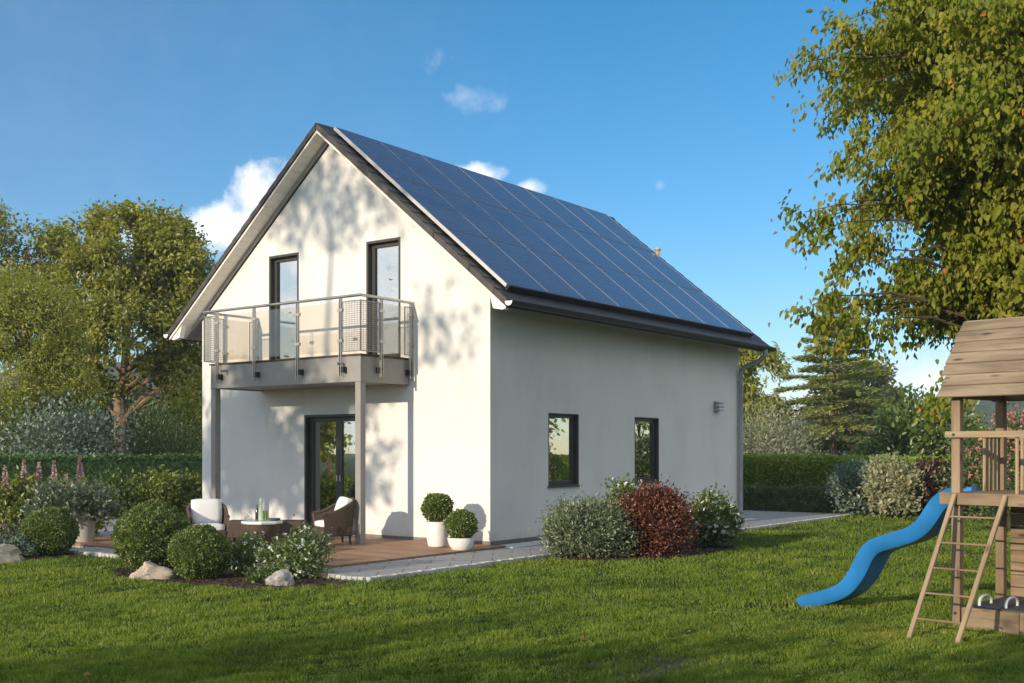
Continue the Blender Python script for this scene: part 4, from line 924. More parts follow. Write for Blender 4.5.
# potted shrub and perennials at left
pr = thing('potted_shrub', 'grey green spreading shrub in a tall beige pot', 'potted plant', (-7.6, 19.9, -.002), 0)
mb = MB(); mb.lathe([(.15, 0), (.17, .03), (.2, .5), (.215, .56), (.19, .56), (.18, .5)], (0, 0, 0), 20); mb.build('pot', M['potgrey'], pr, True)
b = bush('foliage_bush', 'x', 'x', (0, 0, 0), 0.66, .6, .62, 5200, .07, M['lf_greybroad'], 71, rough=.25, stems=8)
for ch in list(b.children):
    ch.parent = pr; ch.location = (-.22, 0, .40)
bpy.data.objects.remove(b)
def perennial(px, ytop, Y, seed, label, spike=True):
    p = at(px, ytop, Y); h = p.z - LZ
    r = bush('flowering_perennial', label, 'plant', (p.x, Y, LZ), 0.36, .33, h * .70, 1700, .085, M['lf_lime'], seed, 'pink flower spikes behind the potted shrub', stems=5, zc=.4)
    n = 150; t = rng.random(n); a = rng.random(n) * 6.28; rad = .10 * (1 - t * .8)
    P = np.stack([rad * np.cos(a) * .3, rad * np.sin(a) * .3, h * (.66 + .34 * t)], 1); D = np.stack([np.cos(a), np.sin(a), .3 + 0 * a], 1) + .5 * rand_dirs(n)
    leaf_object('flower_spike', P, D, rand_dirs(n) + [0, -.6, .3], .03 + .04 * (1 - t), rng.random(n), M['fl_pink'], r, .8)
    mb = MB(); mb.tube([(0, 0, 0), (.01, 0, h * .6), (0, 0, h * .97)], [.008, .006, .003], 5); mb.build('flower_stem', M['twig'], r)
for k, (px, yt, Y, wd) in enumerate([(5, 466, 20.6, 'leftmost'), (24, 460, 20.9, 'second from left'), (39, 462, 21.2, 'third from left'), (54, 461, 21.0, 'fourth from left'), (66, 473, 21.3, 'shortest one'), (80, 455, 21.4, 'tallest one')]):
    perennial(px, yt, Y, 80 + k, 'lime leaved perennial with pink flower spike, ' + wd)
bush('purple_flower_plant', 'purple flowering plant between rock and lime perennials', 'plant', (-8.0, 18.3, LZ), .30, .28, .52, 1500, .05, M['lf_dark'], 91, blossoms=120, bmat=M['fl_purple'], bsize=.045)
bush('groundcover_plant', 'grey leaved low plant just behind the rounded rock', 'plant', (-7.95, 17.7, LZ), .34, .25, .3, 1500, .045, M['lf_blue'], 92)
for k, (px, yt, Y, w, lab) in enumerate([(112, 484, 27.4, .55, 'greenest of three lime shrubs beyond the paving'), (150, 476, 27.8, .62, 'tallest lime shrub of three beyond the paving'), (182, 480, 28.4, .6, 'lime shrub of three nearest the balcony post')]):
    p = at(px, yt, Y); bush('lime_shrub', lab, 'shrub', (p.x, Y, LZ), w, .5, p.z - LZ, 3200, .09, M['lf_lime'] if k else M['lf_rose'], 95 + k, 'lime shrubs beyond the paving', rough=.3)

# ------------------------------------------------------------------ hedges
def hedge(name, label, p0, p1, width, h, n, leaf, mat, seed):
    p0, p1 = Vector((*p0, LZ)), Vector((*p1, LZ)); d = p1 - p0; L = d.length
    areas = np.array([L * h, L * h, L * width, width * h, width * h]); pick = rng.choice(5, n, p=areas / areas.sum()); u, v = rng.random(n), rng.random(n)
    P = np.zeros((n, 3)); Nn = np.zeros((n, 3))
    for k in range(5):
        m = pick == k
        if k < 2: P[m] = np.stack([u[m] * L, np.full(m.sum(), (-1 if k == 0 else 1) * width / 2), v[m] * h], 1); Nn[m] = [0, -1 if k == 0 else 1, 0]
        elif k == 2: P[m] = np.stack([u[m] * L, (v[m] - .5) * width, np.full(m.sum(), h)], 1); Nn[m] = [0, 0, 1]
        else: P[m] = np.stack([np.full(m.sum(), 0 if k == 3 else L), (u[m] - .5) * width, v[m] * h], 1); Nn[m] = [-1 if k == 3 else 1, 0, 0]
    f = .035 * lump_noise(P, seed, 7, 3) + .03 * lump_noise(P, seed + 1, 8, 9) - .10 * rng.random(n) ** 2 + .02
    P = P + Nn * f[:, None]; P[:, 2] = np.maximum(P[:, 2], .02)
    D = unit(Nn * .7 + rand_dirs(n) * .9 + [0, 0, .3]); rnd = (.45 + .14 * lump_noise(P, seed + 2, 7, 4) + .1 * lump_noise(P, seed + 3, 7, 12) + .5 * (rng.random(n) - .5)).clip(0, 1)
    e = .1; cv = np.array([(x, y, z) for z in (0, h - e) for x, y in ((e, -width / 2 + e), (L - e, -width / 2 + e), (L - e, width / 2 - e), (e, width / 2 - e))], float); cf = np.array([(4, 5, 6, 7), (0, 1, 5, 4), (1, 2, 6, 5), (2, 3, 7, 6), (3, 0, 4, 7)])
    o = leaf_object(name, P, D, unit(Nn + rand_dirs(n) * .7), leaf * (.7 + .6 * rng.random(n)), rnd, mat, None, .6, core=(cv, cf)); o.location = p0; o.rotation_euler = (0, 0, math.atan2(d.y, d.x)); tag(o, label, 'hedge')
hedge('tall_hedge', 'tall clipped green hedge behind the low hedge', L2W(15.2, 4)[:2], L2W(15.2, -20)[:2], .9, 1.47, 80000, .075, M['lf_hedge'], 101)
hedge('low_hedge', 'low dark clipped hedge along the end of paving', L2W(13.9, 4)[:2], L2W(13.9, -1.9)[:2], .75, .66, 26000, .06, M['lf_hedgedark'], 103)
hedge('side_hedge', 'dark clipped hedge behind the lime shrubs', L2W(-3.5, 14.3)[:2], L2W(17, 14.3)[:2], .9, 1.5, 60000, .075, M['lf_hedgedark'], 105)

def bush_px(name, label, cat, pxc, ytop, ybase, Y, wpx, n, leaf, mat, seed, **kw):
    p = at(pxc, ytop, Y); h = p.z - LZ; w = wpx / 2 / F * Y
    return bush(name, label, cat, (p.x, Y, LZ), w, kw.pop('ry', w * .9), h, n, leaf, mat, seed, **kw)
# shrubs by the right hedge
bush_px('blue_grey_shrub', 'blue grey shrub in front of hedge beside cream shrub', 'shrub', 858, 463, 513, 29.2, 46, 5000, .09, M['lf_blue'], 111, rough=.2)
bush_px('cream_shrub', 'pale cream leaved shrub behind the blue slide', 'shrub', 895, 467, 518, 28.2, 46, 5200, .10, M['lf_cream'], 112, rough=.36, zc=.55)
bush_px('maroon_shrub', 'dark maroon shrub between cream shrub and play tower', 'shrub', 934, 466, 516, 28.6, 46, 5000, .10, M['lf_maroon'], 113, rough=.22)
bush_px('dark_shrub', 'dark shrub seen through the play tower posts', 'shrub', 990, 446, 516, 27.5, 80, 5500, .10, M['lf_dark'], 114, rough=.22)
# background shrubs and trees on the right
bush_px('pale_willow_bush', 'pale olive willow bush behind hedge beside house corner', 'shrub', 768, 419, 475, 50, 92, 9000, .16, M['lf_palewillow'], 115, rough=.3, ratio=.4)
bush_px('broad_leaf_shrub', 'big leaved green shrub above the hedge behind the slide', 'shrub', 918, 404, 470, 34, 92, 6000, .18, M['lf_rose'], 116, rough=.3)
bush_px('coral_flower_shrub', 'coral flowering shrub seen under the play tower roof', 'shrub', 1012, 398, 470, 23.5, 62, 3200, .08, M['lf_rose'], 117, rough=.3, blossoms=620, bmat=M['fl_red'], bsize=.062)
bush_px('wild_shrub', 'light green shrub above hedge seen between the tower posts', 'shrub', 968, 432, 470, 36, 70, 4000, .14, M['lf_hedge'], 118, rough=.3)

def px_tree(name, label, cat, px, Y, lobes_px, *a, **kw):
    """crown lobes given as (px, py, rx_px, ry_px) at the tree's own depth; depth radius equals the width"""
    bx_ = (px - 512) / F * Y; lobes = []
    for lx, ly, rx_, ry_ in lobes_px:
        p = at(lx, ly, Y); lobes.append((p.x - bx_, rng.uniform(-.4, .4) * rx_ / F * Y, p.z - LZ, rx_ / F * Y, rx_ / F * Y * .9, ry_ / F * Y))
    return tree(name, label, cat, (bx_, Y, LZ), lobes, *a, **kw)
px_tree('pale_tree', 'pale yellow green tree behind the layered fir', 'tree', 858, 62, [(845, 395, 34, 26), (872, 420, 32, 30), (880, 385, 16, 22), (828, 425, 24, 24), (850, 440, 40, 20)], .18, 190, 80, .5, .30, M['lf_palegreen'], M['bark'], 121, limbs=18)
px_tree('yellow_tree', 'yellow green feathery tree next to the downspout', 'tree', 752, 58, [(756, 372, 22, 26), (748, 400, 26, 26), (764, 418, 20, 22), (738, 370, 22, 30)], .17, 150, 90, .5, .25, M['lf_willow'], M['bark'], 122, ratio=.4, droop=.9, limbs=16)

def fir(label, px, Y, ytop, zlow, rmax, seed):
    p = at(px, ytop, Y); H = p.z - LZ; root = thing('fir_tree', label, 'tree', (p.x, Y, LZ)); rs = random.Random(seed); mb = MB()
    tp = [(rs.uniform(-.05, .05), rs.uniform(-.05, .05), H * t) for t in np.linspace(0, 1, 9)]; mb.tube(tp, [.17 * (1 - .93 * t) for t in np.linspace(0, 1, 9)], 8)
    Ps, Ds, Ns, Ls, Rn = [], [], [], [], []; z = zlow
    while z < H * .99:
        t = (z - zlow) / (H - zlow); Lb = rmax * (1 - t) ** .7 * rs.uniform(.75, 1.08) + .12; k = rs.randint(4, 6); a0 = rs.uniform(0, 6.28)
        for j in range(k):
            a = a0 + j * 6.283 / k + rs.uniform(-.3, .3); lb = Lb * rs.uniform(.55, 1.1); rise = lerp_(-.05, .5, t) + rs.uniform(-.1, .12)
            dirv = np.array([math.cos(a), math.sin(a), rise]); side = np.array([-math.sin(a), math.cos(a), 0]); b0 = np.array([0, 0, z]); tip = b0 + dirv * lb + np.array([0, 0, -.06 * lb * lb])
            mb.tube([tuple(b0), tuple(b0 + dirv * lb * .5), tuple(tip)], [.032 * (1 - t * .7), .02 * (1 - t * .7), .005], 5, False)
            m = int(70 + 190 * lb); s = rng.random(m) ** .75; s = .12 + .88 * s
            spread = .34 * lb * np.sin(np.pi * np.clip(s * .9 + .05, 0, 1)) + .06
            q = b0 + np.outer(s, dirv * lb) + np.outer(s * s, [0, 0, -.06 * lb * lb]) + side * (rng.normal(size=m) * spread * .6)[:, None] + rng.normal(size=(m, 3)) * [.03, .03, .05]
            Ps.append(q); Ds.append(dirv * .8 + side * rng.normal(size=(m, 1)) * .9 + rng.normal(size=(m, 3)) * .25); Ns.append(np.tile([0, 0, 1.0], (m, 1)) + .5 * rng.normal(size=(m, 3))); Ls.append(.16 + .14 * rng.random(m)); Rn.append(.4 + .25 * rng.normal() + .3 * (rng.random(m) - .5))
        z += rs.uniform(.42, .66) * (1 - .4 * t)
    leaf_object('crown', np.concatenate(Ps), np.concatenate(Ds), np.concatenate(Ns), np.concatenate(Ls), np.concatenate(Rn), M['lf_fir'], root, .28, .1, .1)
    mb.build('trunk', M['barktan'], root, True)
def lerp_(a, b, t): return a + (b - a) * t
fir('layered fir with bare lower trunk behind the tall hedge', 834, 56, 296, 2.3, 3.5, 5)

# ------------------------------------------------------------------ trees on the left
px_tree('broadleaf_tree', 'tall airy broadleaf tree with tan trunk beside the house', 'tree', 120, 39, [(135, 262, 52, 44), (92, 285, 38, 44), (178, 272, 36, 44), (120, 225, 44, 22), (160, 235, 34, 24), (75, 330, 34, 34), (130, 330, 52, 36), (185, 330, 32, 34), (168, 380, 36, 32), (88, 375, 36, 28), (200, 385, 22, 44)], 0.30, 800, 62, .34, .15, M['lf_oak'], M['barktan'], 131, limbs=60, twist=.35, trunk_top=7.0)
px_tree('willow_tree', 'yellow green fine leaved tree above the blue grey bush', 'tree', 30, 33, [(30, 330, 50, 48), (-15, 320, 46, 50), (62, 360, 36, 42), (10, 385, 52, 44), (70, 400, 32, 34), (25, 290, 30, 26)], .2, 420, 90, .36, .11, M['lf_willow'], M['bark'], 133, ratio=.35, droop=.5, limbs=30)
px_tree('tall_dark_tree', 'taller dark green tree behind the yellow green one', 'tree', 28, 46, [(34, 262, 36, 34), (52, 240, 22, 20), (8, 270, 30, 36), (60, 290, 22, 34), (-10, 225, 26, 18)], .22, 150, 60, .45, .17, M['lf_oak'], M['bark'], 134, limbs=26, pale=-.15)
px_tree('dark_pine', 'dark pine showing only its branch tips in the sky', 'tree', -38, 38, [(-22, 212, 36, 9), (-28, 238, 38, 8), (-38, 262, 36, 12), (-45, 190, 24, 14), (-40, 300, 40, 20)], .25, 150, 70, .26, .13, M['lf_fir'], M['bark'], 135, ratio=.22, limbs=26, flat=.5, droop=0)
bush_px('blue_grey_bush', 'large blue grey bush above the side hedge', 'shrub', 64, 411, 470, 30.5, 112, 11000, .10, M['lf_blue'], 141, rough=.2)
bush_px('dark_yew', 'dark conical bush above hedge beside tan trunk', 'shrub', 160, 412, 470, 32.5, 66, 7000, .10, M['lf_dark'], 142, rough=.14, up=1.2, ratio=.3)
bush_px('light_shrub', 'light green leafy shrub beside the large blue grey bush', 'shrub', 8, 388, 470, 31.5, 60, 4500, .12, M['lf_lime'], 143, rough=.28)
for k, (px, yt, Y, w, lab) in enumerate([(62, 372, 43, 70, 'dark understorey bush below the yellow green fine leaved tree'), (112, 380, 44, 70, 'dark understorey bush behind the tan trunk'), (165, 372, 43.5, 66, 'dark understorey bush behind the golden leaved bush'), (205, 366, 44, 60, 'dark understorey bush nearest the house wall'), (235, 372, 45, 60, 'dark understorey bush hidden mostly behind house')]):
    if k == 4: continue
    bush_px('understorey_bush', lab, 'shrub', px, yt, 470, Y, w, 5200, .17, M['lf_dark'], 150 + k, group='dark understorey behind the left hedge', rough=.3)
bush_px('golden_bush', 'golden leaved bush glowing under the broadleaf tree', 'shrub', 184, 388, 470, 36.5, 34, 2600, .12, M['lf_willow'], 158, rough=.35, zc=.6)

# ------------------------------------------------------------------ hills
def hill(X, Y, rx_, ry_, h, seed):
    n = 60; mb = MB(); vs = []
    for j in range(n + 1):
        for i in range(n + 1):
            u, v = i / n * 2 - 1, j / n * 2 - 1; r2 = math.sqrt(u * u + v * v); vs.append((X + u * rx_, Y + v * ry_, r2))
    a = np.array(vs); g = np.maximum(0, np.cos(np.clip(a[:, 2], 0, 1) * math.pi / 2)) ** 1.3; q = a.copy(); q[:, 2] = 0
    a[:, 2] = LZ - .5 + g * h * (1 + .22 * lump_noise(q, seed, 5, .018)) + g * (1.1 * lump_noise(q, seed + 1, 8, .35) + .6 * lump_noise(q, seed + 2, 8, .9))
    mb.add([tuple(p) for p in a], [(j * (n + 1) + i, j * (n + 1) + i + 1, (j + 1) * (n + 1) + i + 1, (j + 1) * (n + 1) + i) for j in range(n) for i in range(n)])
    tag(mb.build('hills', M['hill'], None, True), kind='structure')
hill(150, 330, 130, 90, 19, 3); hill(250, 390, 110, 60, 16, 13); hill(-120, 330, 150, 90, 27, 5)

# ------------------------------------------------------------------ big tree at right
def big_tree():
    bx_, by_ = 8.2, 14.2; root = thing('large_leafy_tree', 'large leafy tree overhanging the play tower roof', 'tree', (bx_, by_, LZ)); rs = random.Random(3)
    lobes = [(-.4, -.6, 6.2, 4.3, 3.6, 2.9), (-2.4, -1.4, 5.2, 2.0, 1.8, 1.6), (-2.1, -1.0, 7.6, 1.9, 1.8, 1.5), (-1.2, -1.6, 4.3, 2.3, 1.8, 1.3), (-2.7, -.9, 4.0, 1.2, 1.2, .8), (-1.6, -1.0, 3.65, 2.1, 1.6, .75), (1.5, -.5, 4.6, 3, 2.6, 1.8)]
    P, d = clumps_in_lobes(lobes, 3600, 21, .45); ok = (P[:, 0] + bx_) > .262 * (P[:, 1] + by_) + .25; P, d = P[ok], d[ok]
    # long branch tips poking out of the crown on the side of the house
    tips = []
    for px, py, Y in [(820, 60, 12.6), (806, 62, 12.4), (842, 22, 12.8), (835, 40, 12.6), (805, 212, 12.2), (820, 220, 12.5), (832, 208, 12.4), (818, 232, 12.2), (812, 305, 12.0), (826, 312, 12.2), (842, 306, 12.4), (838, 275, 12.2), (848, 150, 12.6), (860, 130, 12.8), (846, 160, 12.5), (940, 385, 12.4), (950, 398, 12.3), (850, 335, 12.3), (855, 322, 12.2), (886, 332, 12.6), (865, 85, 12.8), (858, 255, 12.4)]:
        p = at(px, py, Y); q = np.array([p.x - bx_, p.y - by_, p.z - LZ]); tips.append(q)
    tips = np.array(tips); P = np.concatenate([P, tips]); d = np.concatenate([d, unit(tips - np.array([0, 0, 5.6]))]); n = len(P); ntip = len(tips)
    per = 84; mb = MB(); trunk_pts = [Vector((rs.uniform(-.06, .06) * t, rs.uniform(-.06, .06) * t, -.1 + t * .95)) for t in range(0, 9)]
    mb.tube(trunk_pts, [.30, .25, .22, .2, .17, .14, .1, .07, .03], 10)
    # sprays: a drooping twig per clump with leaves along it
    dirs = unit(d * [1, 1, .45] + .45 * rng.normal(size=(n, 3)) + [0, 0, -.12]); Ln = .45 + .4 * rng.random(n); Ln[-ntip:] = .6
    t = rng.random((n, per)) ** .85; base = P - dirs * (Ln * .55)[:, None]
    LP = base[:, None, :] + dirs[:, None, :] * (t * Ln[:, None])[..., None]; LP[..., 2] -= .22 * t * t * Ln[:, None]; LP = LP.reshape(-1, 3) + rng.normal(size=(n * per, 3)) * .075
    Dd = np.repeat(dirs, per, 0); D = unit(Dd * .35 + rand_dirs(n * per) * .55 + [0, 0, -.75]); Nn = unit(Dd * .5 + rand_dirs(n * per) * .55 + [0, 0, .45])
    rc = np.clip(.36 + .16 * rng.normal(size=n), 0, .8); rnd = np.repeat(rc, per) * .55 + .32 * rng.random(n * per); aut = rng.random(n * per) < .012; rnd[aut] = .9 + .1 * rng.random(aut.sum())
    wx, wy, wz = LP[:, 0] + bx_, LP[:, 1] + by_, LP[:, 2] + LZ
    low = 2.98 + .16 * np.sin(wx * 5.1) + .12 * np.sin(wy * 4.3 + 1) - .35 * np.clip((wx - 4.6) / 1.5, 0, 1)
    istip = np.repeat(np.arange(n) >= n - ntip, per); kp = (wz > low) | istip
    LP, D, Nn, rnd = LP[kp], D[kp], Nn[kp], rnd[kp]
    leaf_object('crown', LP, D, Nn, (.052 + .056 * rng.random(len(LP)) ** 1.3), rnd, M['lf_big'], root, .62, .2, .22)
    for j in list(range(0, n - ntip, 45)) + list(range(n - ntip, n)):
        e = Vector(P[j]); i = max(4, min(7, int((e.z - .10 * math.hypot(e.x, e.y)) / .95))); s0 = trunk_pts[i]
        if j >= n - ntip: s0 = e + (Vector((-.6, -.6, e.z + .35)) - e).normalized() * 1.5
        L = (e - s0).length
        m = s0.lerp(e, .5) + Vector((rs.uniform(-1, 1), rs.uniform(-1, 1), rs.uniform(.1, .9))) * .12 * L; r0 = .010 + .007 * L
        mb.tube([s0, s0.lerp(m, .5) + Vector((0, 0, .04 * L)), m, m.lerp(e, .5) + Vector((0, 0, .03 * L)), e], [r0, r0 * .75, r0 * .5, r0 * .3, .004], 6, False)
    mb.build('trunk', M['bark'], root, True)
big_tree()

# ------------------------------------------------------------------ play tower
ta = Vector((.69, -.72, 0)).normalized(); tb = Vector((.72, .69, 0)).normalized()
tower = thing('play_tower', 'wooden play tower with plank roof, ladder and blue slide', 'play tower', (4.28, 10.77, LZ), math.atan2(ta.y, ta.x))
# local frame: x along the ladder face (to the right and nearer), y away from the camera, z from the lawn
TW, TD, PZ = 1.75, 1.0, 1.295
for x_, y_ in ((0, 0), (TW, 0), (0, TD), (TW, TD)):
    mb = MB(); mb.beam((x_, y_, 0), (x_, y_, 2.20), .086, .086, (0, 1, 0)); mb.build('post', M['towerwood'], tower, bevel=.006)
mb = MB(); k = 9
for i in range(k): y_ = -.03 + (TD + .06) * (i + .5) / k; mb.beam((-.07, y_, PZ - .014), (TW + .07, y_, PZ - .014), (TD + .06) / k - .008, .028)
mb.build('platform', M['towerwood'], tower, bevel=.003)
mb = MB(); mb.beam((-.14, -.068, PZ - .058), (TW + .14, -.068, PZ - .058), .034, .115); mb.beam((-.14, TD + .068, PZ - .088), (TW + .14, TD + .068, PZ - .088), .034, .115); mb.beam((-.068, .06, PZ - .088), (-.068, TD - .06, PZ - .088), .034, .11); mb.beam((TW + .068, .06, PZ - .088), (TW + .068, TD - .06, PZ - .088), .034, .11)
mb.build('platform_beam', M['towerwood'], tower, bevel=.005, split=lambda c: 0 if c[1] < -.04 else 1 if c[1] > TD + .04 else 2 if c[0] < TW / 2 else 3)
RZ_ = 1.85
mb = MB(); mb.beam((-.09, -.066, RZ_), (TW + .09, -.066, RZ_), .03, .062); mb.beam((0, TD + .066, RZ_), (TW, TD + .066, RZ_), .03, .062); mb.beam((-.0, .57, RZ_), (-.0, TD - .05, RZ_), .03, .06); mb.beam((TW, .05, RZ_), (TW, TD - .05, RZ_), .03, .06)
mb.build('handrail', M['palewood'], tower, bevel=.005, split=lambda c: 0 if c[1] < -.03 else 1 if c[1] > TD + .03 else 2 if c[0] < TW / 2 else 3)
bal_pts = [(x_, -.04) for x_ in np.arange(.58, TW - .1, .105)] + [(0, y_) for y_ in np.arange(.60, TD - .08, .095)] + [(TW, y_) for y_ in np.arange(.12, TD - .08, .13)] + [(x_, TD + .03) for x_ in np.arange(.2, TW - .1, .16)]
for x_, y_ in bal_pts:
    mb = MB(); mb.tube([(x_, y_, PZ), (x_, y_, RZ_ - (.03 if y_ > 0 else -.0))], .017, 7); mb.build('baluster', M['palewood'], tower, True)
# roof: planks lapped like boards along x on both slopes
RY0, RY1, RZ0, RZ1 = -.15, TD / 2, 2.20, 2.985
rx0, rx1 = -.15, TW + .2
for side in (0, 1):
    mb = MB(); k = 7; dy, dz = (RY1 - RY0), (RZ1 - RZ0); ln = math.hypot(dy, dz)
    for i in range(k):
        t0, t1 = i / k, (i + 1.06) / k; n_ = Vector((0, -dz / ln, dy / ln)); j = random.uniform(-.03, .03)
        a = Vector((0, RY0 + dy * t0, RZ0 + dz * t0)) + n_ * .022; b = Vector((0, RY0 + dy * t1, RZ0 + dz * t1)) + n_ * .004
        v = []; o = (random.uniform(0, 40), random.uniform(0, 40)); g = []
        for x_ in (rx0 + j, rx1 + j):
            for q, w in ((a, 0), (b, ln / k), (b - n_ * .02, ln / k), (a - n_ * .02, 0)): v.append((x_, q.y if side == 0 else TD - q.y, q.z)); g.append((o[0] + x_, o[1] + w, 0))
        mb.add(v, [(0, 1, 2, 3), (7, 6, 5, 4), (0, 4, 5, 1), (1, 5, 6, 2), (2, 6, 7, 3), (3, 7, 4, 0)], g)
    rf = mb.build('roof', M['roofwood'], tower, bevel=.003)
mb = MB()
for x_ in (0, TW):
    mb.beam((x_, -.02, 2.19), (x_, TD / 2, 2.87), .05, .06, (1, 0, 0)); mb.beam((x_, TD + .02, 2.19), (x_, TD / 2, 2.87), .05, .06, (1, 0, 0)); mb.beam((x_, 0, 2.24), (x_, TD, 2.24), .045, .08)
mb.beam((0, 0, 2.25), (TW, 0, 2.25), .06, .08); mb.beam((0, TD, 2.25), (TW, TD, 2.25), .06, .08)
mb.build('roof_frame', M['towerwood'], tower)
# plank wall under the platform at the back
mb = MB()
for i in range(9): z0 = .06 + i * .125; mb.beam((.075, TD + .06, z0 + .06), (TW + .05, TD + .06, z0 + .06), .022, .118)
mb.build('plank_wall', M['towerwood'], tower, bevel=.004)
for x_, y_, z_ in [(0, -.088, PZ - .04), (0, -.088, PZ - .08), (TW, -.088, PZ - .06), (0, -.084, RZ_), (TW, -.084, RZ_), (0, -.053, .14)]:
    mb = MB(); mb.tube([(x_, y_ + .01, z_), (x_, y_ - .004, z_)], .013, 10); mb.build('bolt', M['blackmetal'], tower)
# sand box under the tower
mb = MB()
mb.beam((.06, -.03, .10), (.60, -.03, .10), .035, .205); mb.beam((.605, -.03, .102), (TW - .05, -.03, .102), .035, .205); mb.build('sandbox_board', M['towerwood'], tower, bevel=.004, split=lambda c: c[0] > .6025)
mb = MB(); mb.box(.06, -.01, .19, TW - .05, TD + .03, .215); mb.build('sandbox_lid', M['lid'], tower, bevel=.004)
for x_ in (.17, .42):
    mb = MB(); pts = [(x_ - .0, .10, .215), (x_, .10, .25), (x_ + .0, .13, .285), (x_, .19, .30), (x_, .27, .30), (x_, .33, .285), (x_, .36, .25), (x_, .36, .215)]; mb.tube(pts, .015, 8)
    mb.build('grip_handle', M['greyplastic'], tower, True)
# ladder leaning on the front beam
def tloc(X, Y): v = Vector((X - 4.28, Y - 10.77, 0)); return v.dot(ta), v.dot(tb)
fl, fr_ = tloc(3.555, 10.05), tloc(3.86, 9.73)
mb = MB(); tops = [(.02, -.10, PZ - .015), (.50, -.10, PZ - .015)]
lad = MB(); lad.beam((fl[0], fl[1], 0), tops[0], .038, .042, (1, 0, 0)); ladder = lad.build('ladder', M['palewood'], tower, bevel=.006)
lad = MB(); lad.beam((fr_[0], fr_[1], 0), tops[1], .038, .042, (1, 0, 0)); lad.build('ladder_rail', M['palewood'], ladder, bevel=.006)
for k in range(5):
    t = (.14, .31, .48, .655, .84)[k]; p = Vector((fl[0], fl[1], 0)).lerp(Vector(tops[0]), t); q = Vector((fr_[0], fr_[1], 0)).lerp(Vector(tops[1]), t)
    mb = MB(); mb.tube([p, q], .0095, 8); mb.build('rung', M['towerwood'], ladder, True)
# slide: U channel along a wavy path; rim heights read off against its plane
S0 = Vector((4.28, 10.77)) + Vector(tb[:2]) * .10; sd = Vector((-ta[0], -ta[1]))
prof_px = [(957, 487.5), (946, 489.5), (937, 494), (930, 501), (924, 511), (917, 521), (908, 528), (896, 532), (882, 536), (870, 540), (862, 547), (857, 556), (852, 567), (846, 577), (838, 585), (826, 590), (814, 593), (803, 596), (797, 599)]
path = []
for px, py in prof_px:
    u = (px - 512) / F; t = (u * S0.y - S0.x) / (sd.x - u * sd.y); Yd = S0.y + sd.y * t; path.append((t, CH + (HY - py) / F * Yd - LZ))
def smooth_path(p, it=2):
    for _ in range(it):
        q = [p[0]]
        for a, b in zip(p[:-1], p[1:]): q += [(a[0] * .75 + b[0] * .25, a[1] * .75 + b[1] * .25), (a[0] * .25 + b[0] * .75, a[1] * .25 + b[1] * .75)]
        p = q + [p[-1]]
    return p
path = smooth_path(path)
sw = .44; rimh = .125; th = .018
sec = [(0 - .028, 0), (0, .008), (.012, -.0), (.028, -rimh * .75), (.06, -rimh), (sw - .06, -rimh), (sw - .028, -rimh * .75), (sw - .012, 0), (sw, .008), (sw + .028, 0), (sw + .024, -.012), (sw - .004, -rimh * .8), (sw - .05, -rimh - th), (.05, -rimh - th), (.004, -rimh * .8), (-.024, -.012)]
mb = MB(); vs = []; ns = len(sec)
for i, (t, z) in enumerate(path):
    a, b = path[max(0, i - 1)], path[min(len(path) - 1, i + 1)]; dt, dz = b[0] - a[0], b[1] - a[1]; l = math.hypot(dt, dz) or 1; nx, nz = -dz / l, dt / l
    if nz < 0: nx, nz = -nx, -nz
    for w, o in sec: vs.append((-(t + nx * o), .10 + w, z + nz * o))
fs = []
for i in range(len(path) - 1):
    for k in range(ns): fs.append((i * ns + k, i * ns + (k + 1) % ns, (i + 1) * ns + (k + 1) % ns, (i + 1) * ns + k))
fs += [tuple(range(ns))[::-1], tuple((len(path) - 1) * ns + k for k in range(ns))]
mb.add(vs, fs); so = mb.build('slide', M['blue'], tower, True)
bm = bmesh.new(); bm.from_mesh(so.data); bmesh.ops.recalc_face_normals(bm, faces=bm.faces); bm.to_mesh(so.data); bm.free()

# ------------------------------------------------------------------ trees of the garden behind the viewer (they shade the lawn and dapple the gable)
SH = 'garden trees beyond the edges of the view'
def shade_tree(X, Y, h, r_, nclump, seed, label, low=2.0, per=60):
    tree('garden_tree', label, 'tree', (X, Y, LZ), [(0, 0, low + (h - low) * .5, r_, r_, (h - low) * .52), (r_ * .4, .3, low + (h - low) * .7, r_ * .6, r_ * .6, (h - low) * .3), (-r_ * .4, -.3, low + (h - low) * .35, r_ * .6, r_ * .6, (h - low) * .3)], .2, nclump, per, .5, .2, M['lf_oak'], M['bark'], seed, SH, limbs=14)

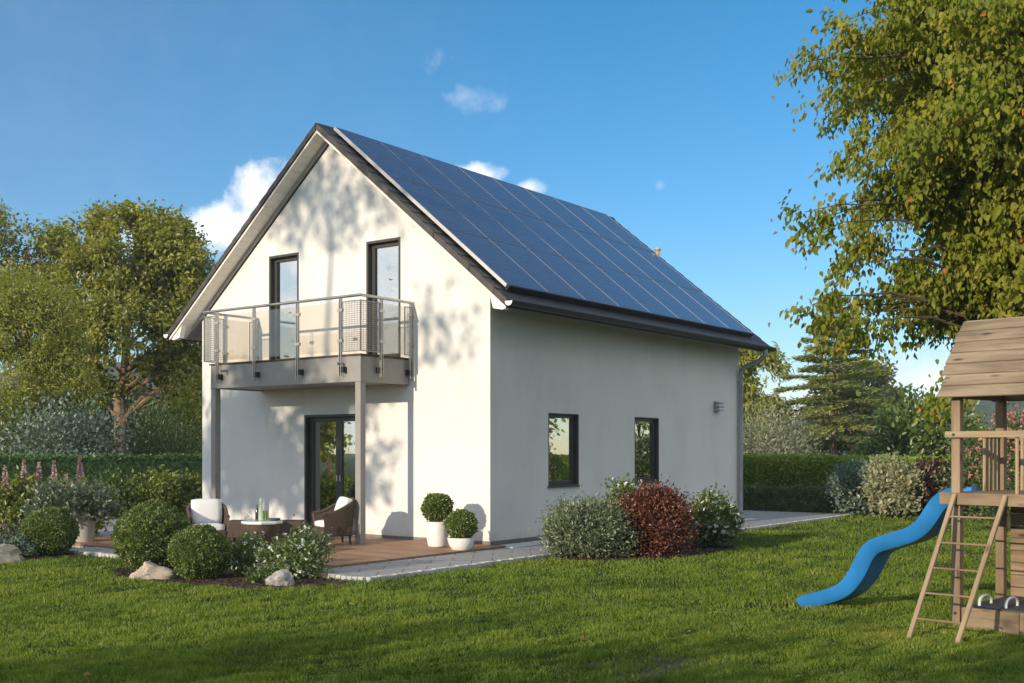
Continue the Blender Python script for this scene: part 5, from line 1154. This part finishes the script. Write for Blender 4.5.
def shade(label, X, Y, lobes, n, seed, per=46, leaf=.2, cr=.42):
    tree('garden_tree', label, 'tree', (X, Y, LZ), lobes, .16, n, per, cr, leaf, M['lf_oak'], M['bark'], seed, SH, limbs=16, ratio=.6)
shade('tall garden tree whose shade dapples the gable top', -19.2, 3.6, [(0, 0, 12.9, 2.3, 2.3, 1.0), (2.0, -1.8, 9.9, .6, .6, .5)], 96, 301, 11, .20, .66)
shade('garden tree whose shade dapples the wall below the balcony', -18.6, 5.6, [(0, 0, 7.3, 2.2, 2.2, 1.2), (-1.6, 1.4, 7.5, 1.8, 1.8, 1.3), (1.3, -1.1, 7.0, .8, .8, .7)], 205, 302, 32, .2, .42)
for k, (X, Y, lab) in enumerate([(-10.9, -1.2, 'small garden tree shading the front lawn, farthest from the slide'), (-7.5, -1.6, 'small garden tree shading the front lawn, in the middle of three'), (-4.2, -1.4, 'small garden tree shading the front lawn, nearest the slide')]):
    shade(lab, X, Y, [(0, 0, 2.75, 1.7, 1.7, .8), (.5, .6, 3.3, 1.0, 1.0, .5)], 40, 310 + k, 30, .18, .45)
shade('garden tree at the left boundary mirrored in the patio door', -30, 21, [(0, 0, 3.6, 2.6, 2.6, 2.2), (2, -2, 2.6, 1.6, 1.6, 1.4)], 150, 305, leaf=.24)
shade('loose garden tree at the right boundary mirrored in the nearer side window', 34, 30, [(0, 0, 3.4, 3.0, 3.0, 2.6)], 60, 321, 40, .26, .6)
shade('loose garden tree at the right boundary mirrored in the farther side window', 40, 40, [(0, 0, 3.6, 3.0, 3.0, 2.8)], 60, 322, 40, .26, .6)
# ------------------------------------------------------------------ air
mb = MB(); mb.box(-475, -475, -1.5, 475, 475, 34)
hz = mb.build('haze', None); hz.data.materials.clear()
t = NT('summer_haze'); t.N.remove(t.b); pv = t.new('ShaderNodeVolumePrincipled'); pv.inputs['Color'].default_value = (.86, .90, .95, 1); pv.inputs['Density'].default_value = .0007; pv.inputs['Anisotropy'].default_value = .2
t.L.new(pv.outputs[0], t.out.inputs['Volume']); hz.data.materials.append(t.m); hz['kind'] = 'stuff'
